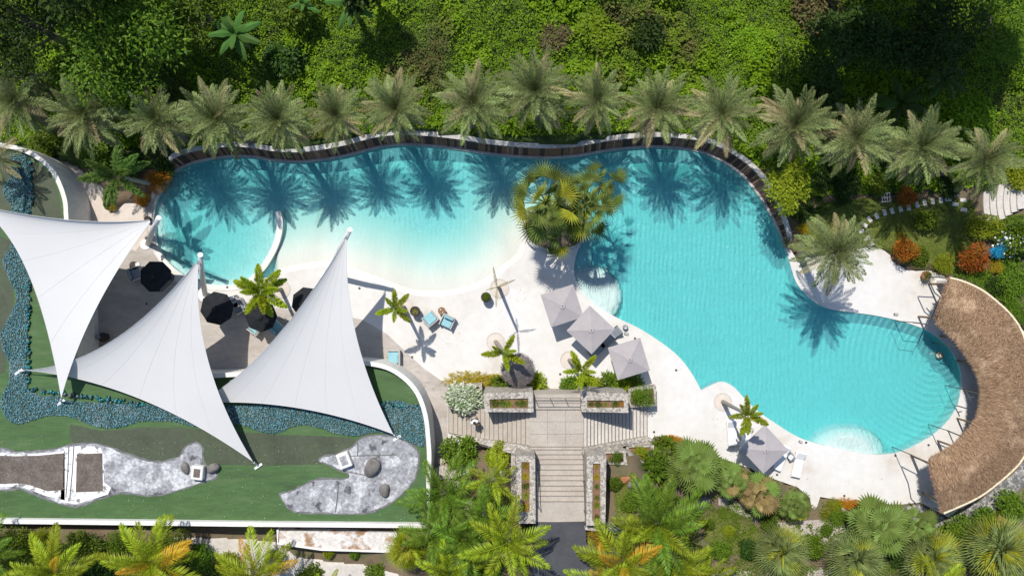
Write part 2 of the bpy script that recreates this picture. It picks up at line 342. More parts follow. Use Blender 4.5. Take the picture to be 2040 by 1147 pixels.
def water_mat():
    m, nt, b = base_mat('water'); nt.n.remove(b)
    tc = nt.new('TexCoord'); co = tc.outputs['Object']
    w1 = tex(nt, 'Wave', .95, co, Distortion=5.0, Detail=2.0, **{'Detail Scale': .5}); w1.wave_type = 'BANDS'
    mp = nt.new('Mapping'); mp.inputs['Location'].default_value = (-30.2, 4.8, 0); nt.ln(co, mp.inputs[0])       # rings spreading from the swimmer
    w2 = tex(nt, 'Wave', .72, mp.outputs[0], Distortion=4.0, Detail=2.0, **{'Detail Scale': .4}); w2.wave_type = 'RINGS'; w2.rings_direction = 'Z'
    ln = nt.new('VectorMath', operation='LENGTH'); nt.ln(mp.outputs[0], ln.inputs[0])
    mr = nt.new('MapRange'); mr.inputs['From Min'].default_value = 6; mr.inputs['From Max'].default_value = 16; nt.ln(ln.outputs['Value'], mr.inputs[0])
    mx = nt.new('MixRGB'); nt.ln(mr.outputs[0], mx.inputs[0]); nt.ln(w2.outputs[0], mx.inputs[1]); nt.ln(w1.outputs[0], mx.inputs[2])
    n2 = tex(nt, 'Noise', 2.6, co, Detail=3, Distortion=.8)
    mx2 = nt.new('MixRGB'); mx2.inputs[0].default_value = .5; nt.ln(mx.outputs[0], mx2.inputs[1]); nt.ln(n2.outputs[0], mx2.inputs[2])
    bp = nt.new('Bump'); bp.inputs['Strength'].default_value = 1; bp.inputs['Distance'].default_value = WAVE; nt.ln(mx2.outputs[0], bp.inputs['Height'])
    tr = nt.new('BsdfTransparent'); tr.inputs[0].default_value = (.98, .99, .99, 1)
    di = nt.new('BsdfDiffuse'); di.inputs[0].default_value = (.17, .66, .70, 1); nt.ln(bp.outputs[0], di.inputs['Normal'])
    m1 = nt.new('MixShader'); at = nt.new('Attribute', attribute_name='depth'); md = nt.new('MapRange'); md.inputs['From Min'].default_value = .1; md.inputs['From Max'].default_value = 1.1; md.inputs['To Min'].default_value = .02; md.inputs['To Max'].default_value = .34; nt.ln(at.outputs['Fac'], md.inputs[0]); nt.ln(md.outputs[0], m1.inputs[0]); ms = nt.new('MapRange'); ms.inputs['From Max'].default_value = 1.0; ms.inputs['To Min'].default_value = .12; ms.inputs['To Max'].default_value = 1.0; nt.ln(at.outputs['Fac'], ms.inputs[0]); nt.ln(ms.outputs[0], bp.inputs['Strength']); nt.ln(tr.outputs[0], m1.inputs[1]); nt.ln(di.outputs[0], m1.inputs[2])
    gl = nt.new('BsdfGlossy'); gl.inputs['Roughness'].default_value = .3; nt.ln(bp.outputs[0], gl.inputs['Normal'])
    fr = nt.new('Fresnel'); fr.inputs['IOR'].default_value = 1.33; nt.ln(bp.outputs[0], fr.inputs['Normal'])
    m2 = nt.new('MixShader'); nt.ln(fr.outputs[0], m2.inputs[0]); nt.ln(m1.outputs[0], m2.inputs[1]); nt.ln(gl.outputs[0], m2.inputs[2])
    out = nt.n['Material Output']; nt.ln(m2.outputs[0], out.inputs['Surface'])
    va = nt.new('VolumeAbsorption'); va.inputs['Color'].default_value = (.22, .89, .88, 1); va.inputs['Density'].default_value = .92
    nt.ln(va.outputs[0], out.inputs['Volume'])
WAVE = .08
water_mat()

# ================================================================== LARGE STRUCTURE
# plan outlines, in survey units (28 to the metre at deck level)
TOP = [(307, 432), (311, 406), (326, 374), (346, 348), (361, 336), (392, 324), (430, 317), (468, 313), (510, 315), (545, 321), (598, 324), (649, 319), (697, 310), (738, 299), (768, 293), (808, 290), (864, 293), (915, 299), (965, 307), (1010, 312), (1050, 315), (1101, 316), (1152, 312), (1202, 303), (1253, 297), (1303, 294), (1354, 297), (1392, 303), (1430, 318), (1455, 333), (1480, 353), (1505, 383), (1527, 416), (1549, 459), (1566, 500)]
RIGHT = [(1577, 536), (1586, 562), (1601, 582), (1626, 604), (1655, 616), (1687, 621), (1736, 627), (1785, 637), (1822, 648), (1856, 663), (1883, 685), (1900, 707), (1912, 734), (1915, 762), (1912, 790), (1903, 817), (1884, 843), (1860, 865), (1835, 880), (1806, 895), (1777, 903), (1742, 905), (1701, 899), (1664, 891), (1640, 886), (1602, 875), (1572, 860), (1538, 838), (1512, 820), (1482, 792), (1466, 774), (1452, 764), (1439, 760), (1425, 763), (1397, 777)]
LOW = [(1396, 776), (1383, 751), (1362, 721), (1340, 699), (1306, 674), (1272, 653), (1236, 636), (1208, 621), (1181, 603), (1159, 581), (1147, 558), (1144, 530), (1150, 502), (1163, 478), (1172, 450), (1162, 424), (1138, 405), (1100, 400), (1066, 410), (1047, 434), (1041, 462), (1046, 492)]
BEACH = [(1036, 514), (1009, 535), (987, 555), (954, 572), (911, 585), (867, 590), (823, 587), (782, 575), (747, 561), (693, 543), (648, 531), (603, 536), (555, 546), (530, 553), (505, 558)]
LITTLE = [(480, 565), (444, 568), (410, 565), (390, 558), (367, 548), (338, 525), (319, 498), (310, 470)]
WATER_PX = spline(TOP + RIGHT, 3, False) + spline(LOW, 3, False) + spline([LOW[-1]] + BEACH + LITTLE + [TOP[0]], 3, False)[1:-1]
BEACH_S = spline([LOW[-1]] + BEACH, 3, False)
W2 = lambda pts, z=0.0: [P(x, y, z) for x, y in pts]

# --- pool basin: floor as a height field, walls as a strip
ISL = [(1147, 558), (1144, 530), (1150, 502), (1163, 478)]
def pool_depth(X, Y):
    db = dist_poly(BEACH_S, X, Y) / S
    d = 1.5 * (1 - np.exp(-(db / 6.3) ** 1.8))
    di = dist_poly(LOW[8:15], X, Y) / S                       # shelf beside the island spit
    shelf = ((X - 1178) / 62) ** 2 + ((Y - 590) / 62) ** 2
    d = np.where((shelf < 1.05) & (X > 1140), np.minimum(d, np.where(shelf > .92, .42, np.where(shelf > .72, .30, .16))), d)
    right = X > 1180
    d = np.where(right & (shelf >= 1.05), 1.3, d)
    q = ((X - 1690) / 82) ** 2 + ((Y - 905) / 58) ** 2        # rounded entry steps at the lower shore
    d = np.where(q < 1, np.where(q > .8, .55, np.where(q > .6, .40, np.where(q > .4, .28, .16))), d)
    lit = (X < 553) & (Y > 330)                               # the small round pool behind the divider
    lp = dist_poly([(480, 565), (505, 552), (523, 523), (544, 487), (553, 455)], X, Y) / S
    dl = .45 + .75 * (1 - np.exp(-(lp / 3.2) ** 1.4))
    edge = dist_poly([(480, 565), (444, 568), (410, 565), (390, 558), (367, 548), (338, 525), (319, 498), (308, 460), (307, 432), (311, 406), (326, 374), (346, 348)], X, Y)
    dl = np.where(edge < 10, np.minimum(dl, .3), np.where(edge < 19, np.minimum(dl, .6), np.where(edge < 28, np.minimum(dl, .85), dl)))
    wl = np.clip((553 - X) / 12, 0, 1) * np.clip((Y - 415) / 12, 0, 1)
    wl2 = np.clip((480 - X) / 40, 0, 1)
    d = d * (1 - np.maximum(wl, wl2)) + dl * np.maximum(wl, wl2)
    return d
st = 4
gx = np.arange(296, 1930, st); gy = np.arange(278, 920, st); X, Y = np.meshgrid(gx, gy)
ok = inside(WATER_PX, X, Y); near = dist_poly(WATER_PX + WATER_PX[:1], X, Y) < 9
ok |= near
Z = -pool_depth(X, Y) - .06
k = 1 / S
V = np.stack([(X - 1020) * k, -(Y - 573.5) * k, Z], -1).reshape(-1, 3)
n0 = len(gx); idx = np.arange(X.size).reshape(X.shape)
cell = ok[:-1, :-1] & ok[1:, :-1] & ok[:-1, 1:] & ok[1:, 1:]
F = np.stack([idx[1:, :-1][cell], idx[1:, 1:][cell], idx[:-1, 1:][cell], idx[:-1, :-1][cell]], -1)
use = np.unique(F); rm = np.full(X.size, -1); rm[use] = np.arange(len(use))
cx = X[:-1, :-1][cell]; cyy = Y[:-1, :-1][cell]; dc = pool_depth(cx, cyy)
me = mesh_np('pool_floor', V[use], rm[F]); me.materials.append(MATS['pool_floor']); me.materials.append(MATS['beach_floor'])
me.polygons.foreach_set('material_index', ((dc < .62) & (cx > 540) & (cx < 1050)).astype(np.int32)); me.polygons.foreach_set('use_smooth', np.ones(len(F), bool))
struct(link('pool_floor', me), 'pale plaster floor of the pool sloping up to the beach', 'pool floor')
mb = MB(); wp = W2(WATER_PX)
n = len(wp)
mb.add(wp + [Vector((p.x, p.y, -1.9)) for p in wp], [(i, (i + 1) % n, n + (i + 1) % n, n + i) for i in range(n)])
struct(mb.build('pool_wall', 'pool_floor'), 'upright pale side of the winding pool', 'pool wall')
def grow(px, d):
    c = []
    n = len(px); A = sum(px[i - 1][0] * px[i][1] - px[i][0] * px[i - 1][1] for i in range(n))
    for i in range(n):
        a = Vector(px[i - 1]); b = Vector(px[(i + 1) % n]); t = (b - a).normalized(); s = 1 if A > 0 else -1
        c.append((px[i][0] + t.y * d * s, px[i][1] - t.x * d * s))
    return c
use_v = V[use].copy(); nv = len(use_v); dep = -use_v[:, 2] - .06; use_v[:, 2] = -.07; low = use_v.copy(); low[:, 2] = -1.95; Fq = rm[F]
me = mesh_np('pool_water', np.concatenate([use_v, low]), np.concatenate([Fq, Fq[:, ::-1] + nv]))
me.attributes.new('depth', 'FLOAT', 'POINT').data.foreach_set('value', np.concatenate([dep, dep]).astype(np.float32))
struct(link('pool_water', me, 'water'), 'clear turquoise water filling the winding pool', 'water')

# --- deck sheet with the pool cut out
DECK = [(83, 313), (121, 315), (141, 323), (172, 343), (187, 358), (210, 374), (210, 391), (212, 411), (220, 424), (243, 406), (258, 400), (278, 406), (296, 412), (303, 385), (318, 362), (338, 340), (357, 327)]
DECK += [(x, y - 8) for x, y in TOP[6:28]] + [(1436, 311), (1462, 327), (1488, 348), (1512, 378), (1535, 412), (1557, 455), (1574, 496), (1590, 520), (1640, 500), (1700, 490), (1738, 493), (1759, 497), (1773, 508), (1778, 520), (1797, 532), (1824, 540), (1851, 538), (1884, 551), (1922, 562), (1957, 579), (1989, 604), (2013, 626), (2040, 660), (2080, 760), (2060, 890), (2016, 937), (1945, 994), (1890, 1030), (1832, 1000), (1780, 1006), (1712, 1003), (1634, 989), (1626, 1014), (1618, 1012), (1613, 991), (1589, 970), (1540, 953), (1497, 934), (1437, 912), (1371, 881), (1343, 870), (1302, 870), (1290, 890), (1160, 890), (900, 900), (878, 950), (-150, 950), (-150, 300)]
dz = 0.0
outer = [Vector((p.x, p.y, 0)) for p in W2(DECK)]; hole = [Vector((p.x, p.y, 0)) for p in wp]
if sum(a.x * b.y - b.x * a.y for a, b in zip(hole, hole[1:] + hole[:1])) > 0: hole.reverse()
if sum(a.x * b.y - b.x * a.y for a, b in zip(outer, outer[1:] + outer[:1])) < 0: outer.reverse()
tris = tessellate_polygon([outer, hole]); allv = outer + hole
def up(t):
    a, b, c = (allv[i] for i in t); return t if (b - a).cross(c - a).z > 0 else (t[0], t[2], t[1])
mb = MB(); mb.add(allv, [up(t) for t in tris])
no = len(outer)
mb.add(outer + [Vector((p.x, p.y, -.4)) for p in outer], [(i, no + i, no + (i + 1) % no, (i + 1) % no) for i in range(no)])
struct(mb.build('pool_deck', 'deck'), 'white plaster deck running round the pool', 'deck')
TERR = [(83, 313), (121, 315), (141, 323), (172, 343), (187, 358), (210, 374), (210, 391), (212, 411), (220, 424), (243, 406), (258, 400), (278, 406), (295, 413), (296, 470), (307, 505), (330, 540), (360, 570), (400, 590), (480, 600), (560, 615), (640, 622), (720, 636), (770, 664), (812, 704), (845, 734), (874, 754), (892, 766), (892, 872), (878, 949), (-148, 949), (-148, 302)]
mb = MB(); mb.add([Vector((p.x, p.y, .008)) for p in W2(TERR)][::-1], [tuple(range(len(TERR)))])
struct(mb.build('terrace', 'terrace'), 'beige sandstone terrace under the shade sails', 'terrace')
mb = MB(); q = [(110, 318), (141, 325), (172, 345), (187, 360), (208, 376), (208, 391), (210, 411), (220, 427), (243, 409), (258, 403), (278, 409), (293, 416), (294, 470), (270, 500), (215, 480), (150, 440)]
mb.add([Vector((p.x, p.y, .014)) for p in W2(q)][::-1], [tuple(range(len(q)))])
struct(mb.build('plaza_paving', 'terrace_pale'), 'pale paving beside the round end of the pool', 'paving')
# shallow wet rim and curb of the small pool, with the divider wall
CURB = [(553, 421), (557, 440), (556, 462), (549, 487), (538, 510), (524, 532), (505, 553), (480, 570), (444, 574), (410, 571), (385, 563), (362, 552), (333, 529), (314, 501)]
mb = MB(); mb.strip([P(x, y, .14) for x, y in spline(CURB[:7], 4, False)], .42, -1.5)
tag(mb.build('pool_divider', 'white_render'), 'curved white wall dividing the round pool from the beach pool', 'wall')
mb = MB(); mb.strip([P(x, y, .035) for x, y in spline(CURB[6:], 4, False)], .34, -1.0)
tag(mb.build('pool_curb', 'white_render'), 'low white kerb round the small pool beside the black parasols', 'kerb')

# --- ground: one sheet to the horizon, higher behind the slat wall and up to the drive in the south
CTRL = [(-300, 270, 1, 1), (0, 275, .9, 1), (200, 290, .8, 1), (400, 285, .9, 1), (700, 285, 1, 1), (1000, 270, 1, 1), (1300, 270, 1, 1), (1480, 310, .9, 1), (1560, 390, .6, 1), (1600, 470, .25, 1), (1640, 410, .3, 1), (1700, 400, .25, 1), (1800, 450, .15, 1), (1760, 480, .12, 1), (1900, 480, .2, 1), (1950, 420, .35, 1), (1860, 530, .15, 1), (1990, 520, .4, 1), (2030, 600, .3, 1), (2100, 500, .8, 1), (2060, 420, 1.0, 1), (1700, 300, .8, 1), (1950, 310, .9, 1), (240, 340, .2, 1), (310, 350, .2, 1), (60, 300, .7, 1),
        (-300, 100, 2, 1), (300, 120, 1.8, 1), (700, 120, 2.0, 1), (1100, 120, 2.0, 1), (1500, 130, 1.9, 1), (1900, 150, 1.7, 1), (2300, 150, 2, 1), (0, -50, 3.2, 1), (600, -50, 3.4, 1), (1200, -50, 3.4, 1), (1800, -50, 3.2, 1), (900, -500, 7, 3), (2500, -400, 6, 3), (-500, -400, 6, 3),
        (1310, 868, .05, 1), (1343, 872, .03, 1), (1437, 915, .03, 1), (1500, 938, .03, 1), (1589, 974, .03, 1), (1620, 1010, .05, 1), (1650, 995, .02, 1), (1712, 1008, .02, 1), (1780, 1012, .03, 1), (1840, 1010, .02, 1), (1900, 1040, .05, 1), (2000, 965, .05, 1), (2060, 900, .05, 1), (2150, 760, .2, 1), (2040, 1010, .4, 1), (1450, 990, .8, 1), (1380, 980, 1.3, 1), (1600, 1060, .8, 1), (1700, 1060, .7, 1), (1400, 1080, 2.2, 1), (1500, 1160, 2.4, 1), (1320, 940, 1.8, 1), (1255, 960, 3.0, 1), (1240, 930, 2.8, 1), (1300, 905, .9, 1), (1225, 1040, 4.1, 1), (1160, 1110, 4.2, 1), (1020, 1110, 4.2, 1), (940, 1010, 3.2, 1), (880, 960, 1.0, 1), (870, 1010, 1.8, 1), (900, 930, .8, 1), (920, 890, .5, 1), (985, 900, 1.6, 1), (980, 950, 2.8, 1), (1010, 1000, 3.6, 1), (850, 1150, 3.0, 1), (700, 1130, 1.3, 1), (600, 1110, .9, 1), (480, 1080, .6, 1), (420, 1110, .9, 1), (300, 1080, 1.6, 1), (100, 1070, 2.1, 1), (-50, 1080, 2.2, 1), (1750, 1110, 1.1, 1), (1900, 1100, .8, 1), (2050, 1090, .8, 1), (1100, 1300, 4.3, 2), (500, 1400, 2.5, 2), (1700, 1400, 2.5, 2), (2400, 1000, 1, 2), (-500, 700, 1, 2)]
CT = np.array(CTRL, float)
def ground_h(px, py):
    px = np.asarray(px, float); py = np.asarray(py, float); d2 = (px[..., None] - CT[:, 0]) ** 2 + (py[..., None] - CT[:, 1]) ** 2 + 60
    ww = CT[:, 3] / d2 ** 1.6
    return (ww * CT[:, 2]).sum(-1) / ww.sum(-1)
def ground_w(x, y):
    """height of the ground below a world point"""
    return float(ground_h(x * S + 1020, 573.5 - y * S))
UNDER = grow(DECK, -3)
gx = np.concatenate([np.arange(-6000, -300, 300), np.arange(-300, -60, 40), np.arange(-60, 2104, 9), np.arange(2104, 2400, 40), np.arange(2400, 8000, 300)]).astype(float)
gy = np.concatenate([np.arange(-6000, -400, 300), np.arange(-400, -40, 40), np.arange(-40, 1200, 9), np.arange(1200, 1500, 40), np.arange(1500, 7000, 300)]).astype(float)
X, Y = np.meshgrid(gx, gy); Z = ground_h(X, Y)
hill = np.clip((300 - Y) / 60, 0, 1) * np.clip((Y + 600) / 300, 0, 1)
HB = lambda X, Y: (fbm(X, Y, 1 / 110., 3) - .5) * 1.3 * np.clip((230 - Y) / 120, 0, 1) + (fbm(X, Y, 1 / 38., 9) - .5) * .5 * np.clip((260 - Y) / 60, 0, 1)
Z = Z + HB(X, Y) * hill
Z = np.where((X < -400) | (X > 2500) | (Y < -500) | (Y > 1600), 3 + 2 * vnoise(X / 900, Y / 900, 4), Z)
PONDBOX = [(-150, 290), (20, 296), (80, 318), (130, 380), (140, 440), (152, 690), (180, 745), (720, 722), (790, 745), (840, 805), (852, 960), (852, 1040), (-150, 1035)]
BEHIND = [(360, 340)] + [(x, y) for x, y in [(p.x, p.y) for p in [Vector(TOP[i]) + (Vector(TOP[i + 1]) - Vector(TOP[i - 1])).normalized().yx * Vector((1, -1)) * 19 for i in range(4, len(TOP) - 3)]]] + [(1540, 500), (1400, 420), (600, 420)]
Z = np.where(inside(UNDER, X, Y) | inside(PONDBOX, X, Y) | inside(BEHIND, X, Y), -2.6, Z)
idx = np.arange(X.size).reshape(X.shape)
me = mesh_np('ground', np.stack([(X - 1020) / S, -(Y - 573.5) / S, Z], -1).reshape(-1, 3), np.stack([idx[1:, :-1], idx[1:, 1:], idx[:-1, 1:], idx[:-1, :-1]], -1).reshape(-1, 4))
me.materials.append(MATS['soil']); me.materials.append(MATS['hill_soil'])
ycell = np.repeat(gy[:-1], len(gx) - 1); me.polygons.foreach_set('material_index', (ycell < 330).astype(np.int32))
me.polygons.foreach_set('use_smooth', np.ones(len(me.polygons), bool))
struct(link('ground', me), 'dark garden soil and hillside under the planting', 'ground')

def sheet(name, px, m, label, cat, lift=.03, kind='structure', step=6):
    """a patch of surface draped over the ground"""
    xs = [p[0] for p in px]; ys = [p[1] for p in px]
    gx = np.arange(min(xs) - step, max(xs) + step, step / 2); gy = np.arange(min(ys) - step, max(ys) + step, step / 2); X, Y = np.meshgrid(gx, gy)
    ins = inside(px, X, Y); d = dist_poly(list(px) + [px[0]], X, Y)
    Z = ground_h(X, Y) + np.where(ins, lift * np.clip(d / 6, 0, 1) + .02, -.25)
    idx = np.arange(X.size).reshape(X.shape); okc = ins | (d < step)
    c = okc[:-1, :-1] & okc[1:, :-1] & okc[:-1, 1:] & okc[1:, 1:]
    F = np.stack([idx[1:, :-1][c], idx[1:, 1:][c], idx[:-1, 1:][c], idx[:-1, :-1][c]], -1)
    use = np.unique(F); rm = np.full(X.size, -1); rm[use] = np.arange(len(use))
    kk = (H - Z) / H / S
    me = mesh_np(name, np.stack([(X - 1020) / S, -(Y - 573.5) / S, Z], -1).reshape(-1, 3)[use], rm[F]); me.polygons.foreach_set('use_smooth', np.ones(len(F), bool))
    return struct(link(name, me, m), label, cat, kind)
LAWN = [(1592, 440), (1640, 405), (1720, 395), (1800, 400), (1880, 395), (1932, 400), (1945, 450), (1950, 500), (1930, 540), (1890, 546), (1850, 532), (1825, 534), (1797, 524), (1785, 515), (1770, 500), (1740, 488), (1700, 484), (1640, 490), (1600, 500)]
sheet('lawn', LAWN, 'lawn', 'small green lawn beside the curved garden steps', 'lawn', .05)
sheet('gravel_path', [(1425, 985), (1450, 985), (1500, 1010), (1545, 1035), (1620, 1030), (1690, 1045), (1690, 1075), (1640, 1085), (1560, 1060), (1490, 1030), (1425, 1000)], 'gravel', 'pale gravel path winding between the fan palms', 'path', .05)
sheet('gravel_bed', [(1395, 1120), (1430, 1110), (1480, 1115), (1490, 1180), (1395, 1180)], 'gravel', 'pale gravel patch at the bottom beside the lime palm', 'gravel bed', .05)
sheet('gravel_verge', [(1600, 1120), (1650, 1125), (1665, 1180), (1590, 1180)], 'gravel', 'pale gravel between the silvery fan palms at the bottom', 'gravel bed', .05)
sheet('garden_lawn', [(1400, 1010), (1440, 1005), (1500, 1040), (1520, 1070), (1480, 1090), (1410, 1080), (1385, 1050)], 'lawn', 'sloping patch of thin grass below the gravel path', 'lawn', .04)
sheet('dry_verge', [(885, 955), (915, 935), (985, 950), (1020, 960), (1025, 1010), (960, 1000), (900, 1000)], 'lawn', 'dry grass slope left of the central stairs', 'grass', .04)
sheet('shrub_bed', [(1214, 930), (1250, 928), (1290, 950), (1280, 975), (1240, 1000), (1214, 1010)], 'lawn', 'thin grass bed behind the right stair planter', 'grass', .04)
sheet('stone_path', [(1772, 1012), (1831, 1003), (1888, 1034), (1945, 998), (2018, 941), (2062, 888), (2090, 900), (2070, 940), (2000, 1000), (1930, 1050), (1880, 1080), (1820, 1065)], 'cobble', 'grey rubble-stone path behind the thatched roof', 'path', .03)
sheet('service_path', [(345, 1056), (440, 1064), (560, 1070), (600, 1100), (760, 1112), (850, 1120), (860, 1180), (700, 1180), (520, 1150), (430, 1090)], 'concrete_pale', 'pale concrete service path below the raised pond', 'path', .06)

# --- drive at the top of the stairs
mb = MB(); mb.prism([P(x, y, 4.42) for x, y in ((1064, 1040), (1166, 1038), (1168, 1080), (1190, 1110), (1240, 1400), (1000, 1400), (1062, 1120))], 3.2)
struct(mb.build('road', 'asphalt'), 'dark asphalt drive at the foot of the picture', 'road')

# --- slat retaining wall along the far side of the pool
edge = spline(TOP[3:], 6, False)
base = []; 
pts = [Vector(p) for p in edge]
for i, p in enumerate(pts):
    t = (pts[min(i + 1, len(pts) - 1)] - pts[max(i - 1, 0)]).normalized(); base.append((p, Vector((t.y, -t.x))))
wall = thing('slat_wall', 'long winding wall of upright brown timber slats with pale coping above the pool', 'wall', (0, 0, 0))
tot = 0; last = None; path_b = []; path_t = []
L = [0]
for a, b in zip(base[:-1], base[1:]): L.append(L[-1] + (b[0] - a[0]).length)
def at_len(s):
    i = min(max(int(np.searchsorted(L, s)) - 1, 0), len(base) - 2); f = (s - L[i]) / (L[i + 1] - L[i] + 1e-9)
    return base[i][0].lerp(base[i + 1][0], f), base[i][1].lerp(base[i + 1][1], f).normalized(), s / L[-1]
def wall_h(u): return .95 * min(1, max(0, (1 - u) / .10)) ** .7 * min(1, u / .03 + .4) + .1
slat_me = MB().box((0, 0, .5), (.145, .05, 1.0), bev=.012).mesh('slat')
slat_me.materials.append(MATS['slat_wood'])
s = 3; bt = []; tp = []
while s < L[-1] - 2:
    p, nrm, u = at_len(s); hh = wall_h(u)
    b = P(*(p + nrm * 5.5)) ; t = b + Vector((nrm.x, -nrm.y, 0)) * (.34 * hh); t.z = hh
    bt.append(Vector((b.x, b.y, .0))); tp.append(Vector(t))
    y = Vector((nrm.x, -nrm.y, 0)); zz = (t - Vector((b.x, b.y, 0))); ln = zz.length; zz.normalize(); xx = y.cross(zz).normalized(); yy = zz.cross(xx)
    o = link('slat', slat_me, rnd.choice(('slat_wood', 'slat_wood', 'slat_wood', 'slat_dark', 'slat_dark', 'slat_pale')), wall)
    M = Matrix((xx, yy, zz)).transposed().to_4x4(); o.matrix_local = Matrix.Translation((b.x, b.y, .0)) @ M @ Matrix.Diagonal((1, 1 + rnd.random() * .4, ln * (.97 + .05 * rnd.random()), 1))
    s += 4.75
off = lambda A, d: [a + (t - b).normalized().cross(Vector((0, 0, 1))) * 0 + Vector(((t - b).x, (t - b).y, 0)).normalized() * d for a, b, t in zip(A, bt, tp)]
b2 = off(bt, .06); t2 = off(tp, .06); n = len(b2)
MB().add(b2 + t2, [(i, i + 1, n + i + 1, n + i) for i in range(n - 1)]).build('backing', 'dark_gap', wall)
cp = [Vector((q.x, q.y, q.z + .05)) for q in off(tp, .16)]
MB().strip(cp, .34, 0).build('coping', 'coping', wall)
lip = [Vector((P(*(at_len(x)[0] + at_len(x)[1] * 1.6)).x, P(*(at_len(x)[0] + at_len(x)[1] * 1.6)).y, .05)) for x in np.arange(2, L[-1] - 2, 6)]
MB().strip(lip, .15, -.3).build('pool_lip', 'coping', wall)
# bare rim at the rounded left end
mb = MB(); mb.strip([P(x, y, .06) for x, y in spline([(352, 333), (334, 347), (314, 372), (301, 402), (298, 432), (300, 460), (306, 490)], 4, False)], .34, -.3)
tag(mb.build('rounded_kerb', 'coping'), 'grey rounded rim at the left end of the pool', 'kerb')

# ================================================================== RAISED POND
ZP, ZF = 2.9, 2.5
PONDP = spline([(-120, 288), (-40, 286), (15, 291), (51, 301), (81, 318), (106, 343), (122, 376), (130, 405), (132, 437), (140, 520), (146, 620), (148, 700)], 3, False) + [(160, 745), (300, 750), (430, 748), (600, 738)] + spline([(700, 722), (735, 724), (768, 731), (795, 745), (819, 766), (836, 792), (848, 830), (853, 875), (855, 910), (853, 946)], 3, False) + [(853, 1047), (500, 1044), (0, 1038), (-120, 1036)]
pond = thing('raised_pond', 'drained green-painted raised pond with white parapet below the sails', 'pond', P(400, 900, 0))
POFF = -P(400, 900, 0)
def pb(mb, name, m, smooth=False): o = mb.build(name, m, pond, smooth); o.location = POFF; return o
pp = [P(x, y, ZP) for x, y in PONDP]
pb(MB().prism([Vector((p.x, p.y, ZF)) for p in pp], -.3), 'floor', 'green_paint')
pb(MB().strip(pp, .30, -.3, closed=True), 'parapet', 'white_render')
def flat(px, z): return [P(x, y, z) for x, y in px]
def slab(px, z0, z1, name, m, n=3, parent=pond):
    return pb(MB().prism(flat(spline(px, n) if n else px, z1), z0), name, m)
slab([(-110, 300), (16, 304), (60, 318), (98, 346), (115, 380), (122, 425), (122, 440), (-110, 440)], ZF - .1, ZF + .008, 'stained_floor', 'green_dirty', 3)
slab([(140, 845), (200, 858), (300, 850), (420, 856), (560, 866), (700, 872), (716, 900), (640, 924), (420, 924), (380, 900), (300, 930), (210, 900), (150, 890)], ZF - .1, ZF + .008, 'stained_floor', 'green_dirty', 2)
slab([(-110, 480), (20, 478), (25, 560), (25, 620), (5, 660), (10, 740), (-110, 760)], ZF - .1, ZF + .008, 'stained_floor', 'green_dirty', 2)
LP = [(-60, 894), (0, 894), (30, 901), (75, 900), (121, 892), (151, 886), (200, 886), (242, 901), (287, 916), (324, 921), (357, 910), (372, 891), (390, 882), (402, 894), (404, 921), (429, 941), (429, 950), (408, 957), (363, 972), (327, 983), (287, 985), (242, 980), (212, 988), (181, 997), (151, 1007), (118, 1001), (91, 991), (60, 979), (39, 971), (0, 975), (-60, 975)]
RP = [(559, 984), (581, 980), (601, 969), (637, 955), (690, 954), (696, 944), (679, 935), (650, 921), (638, 918), (641, 912), (668, 906), (701, 893), (718, 875), (749, 868), (790, 872), (818, 886), (832, 903), (830, 935), (818, 963), (790, 991), (763, 1008), (735, 1019), (679, 1022), (623, 1019), (587, 1017), (570, 1004)]
def ragged(pts, n, amp, seed):
    q = spline(pts, n); gj = random.Random(seed); return [(x + gj.uniform(-amp, amp), y + gj.uniform(-amp, amp)) for x, y in q]
for pts in (LP, RP):
    c = (sum(p[0] for p in pts) / len(pts), sum(p[1] for p in pts) / len(pts))
    slab(ragged(grow(pts, 3.5), 4, 1.6, 3), ZF - .1, ZF + .016, 'patch_edge', 'patch_rim', 0)
    slab(ragged(pts, 5, 1.3, 5), ZF - .1, ZF + .035, 'concrete_patch', 'patch_grey', 0)
for q, m in (([(-60, 897), (30, 904), (75, 903), (129, 898), (129, 996), (91, 987), (60, 975), (39, 968), (-60, 972)], 'patch_white'), ([(128, 892), (152, 888), (200, 889), (206, 905), (207, 960), (221, 970), (215, 984), (151, 1004), (120, 998)], 'patch_white')):
    slab(q, ZF - .1, ZF + .045, 'white_wash', m, 0)
for q in ([(-60, 905), (30, 908), (75, 907), (127, 902), (126, 975), (95, 978), (60, 966), (39, 962), (-60, 966)], [(153, 904), (204, 902), (205, 978), (151, 980)]):
    slab(q, ZF - .1, ZF + .053, 'worn_panel', 'patch_brown', 0)
for x0, y0, x1, y1 in ((147, 888, 139, 990), (137, 889, 131, 990), (712, 880, 712, 906), (674, 962, 668, 1020), (680, 908, 790, 905), (679, 936, 738, 948)):
    pb(MB().tube([P(x0, y0, ZF + .06), P((x0 + x1) / 2 + 1, (y0 + y1) / 2, ZF + .06), P(x1, y1, ZF + .06)], .03, 5), 'joint', 'patch_rim')

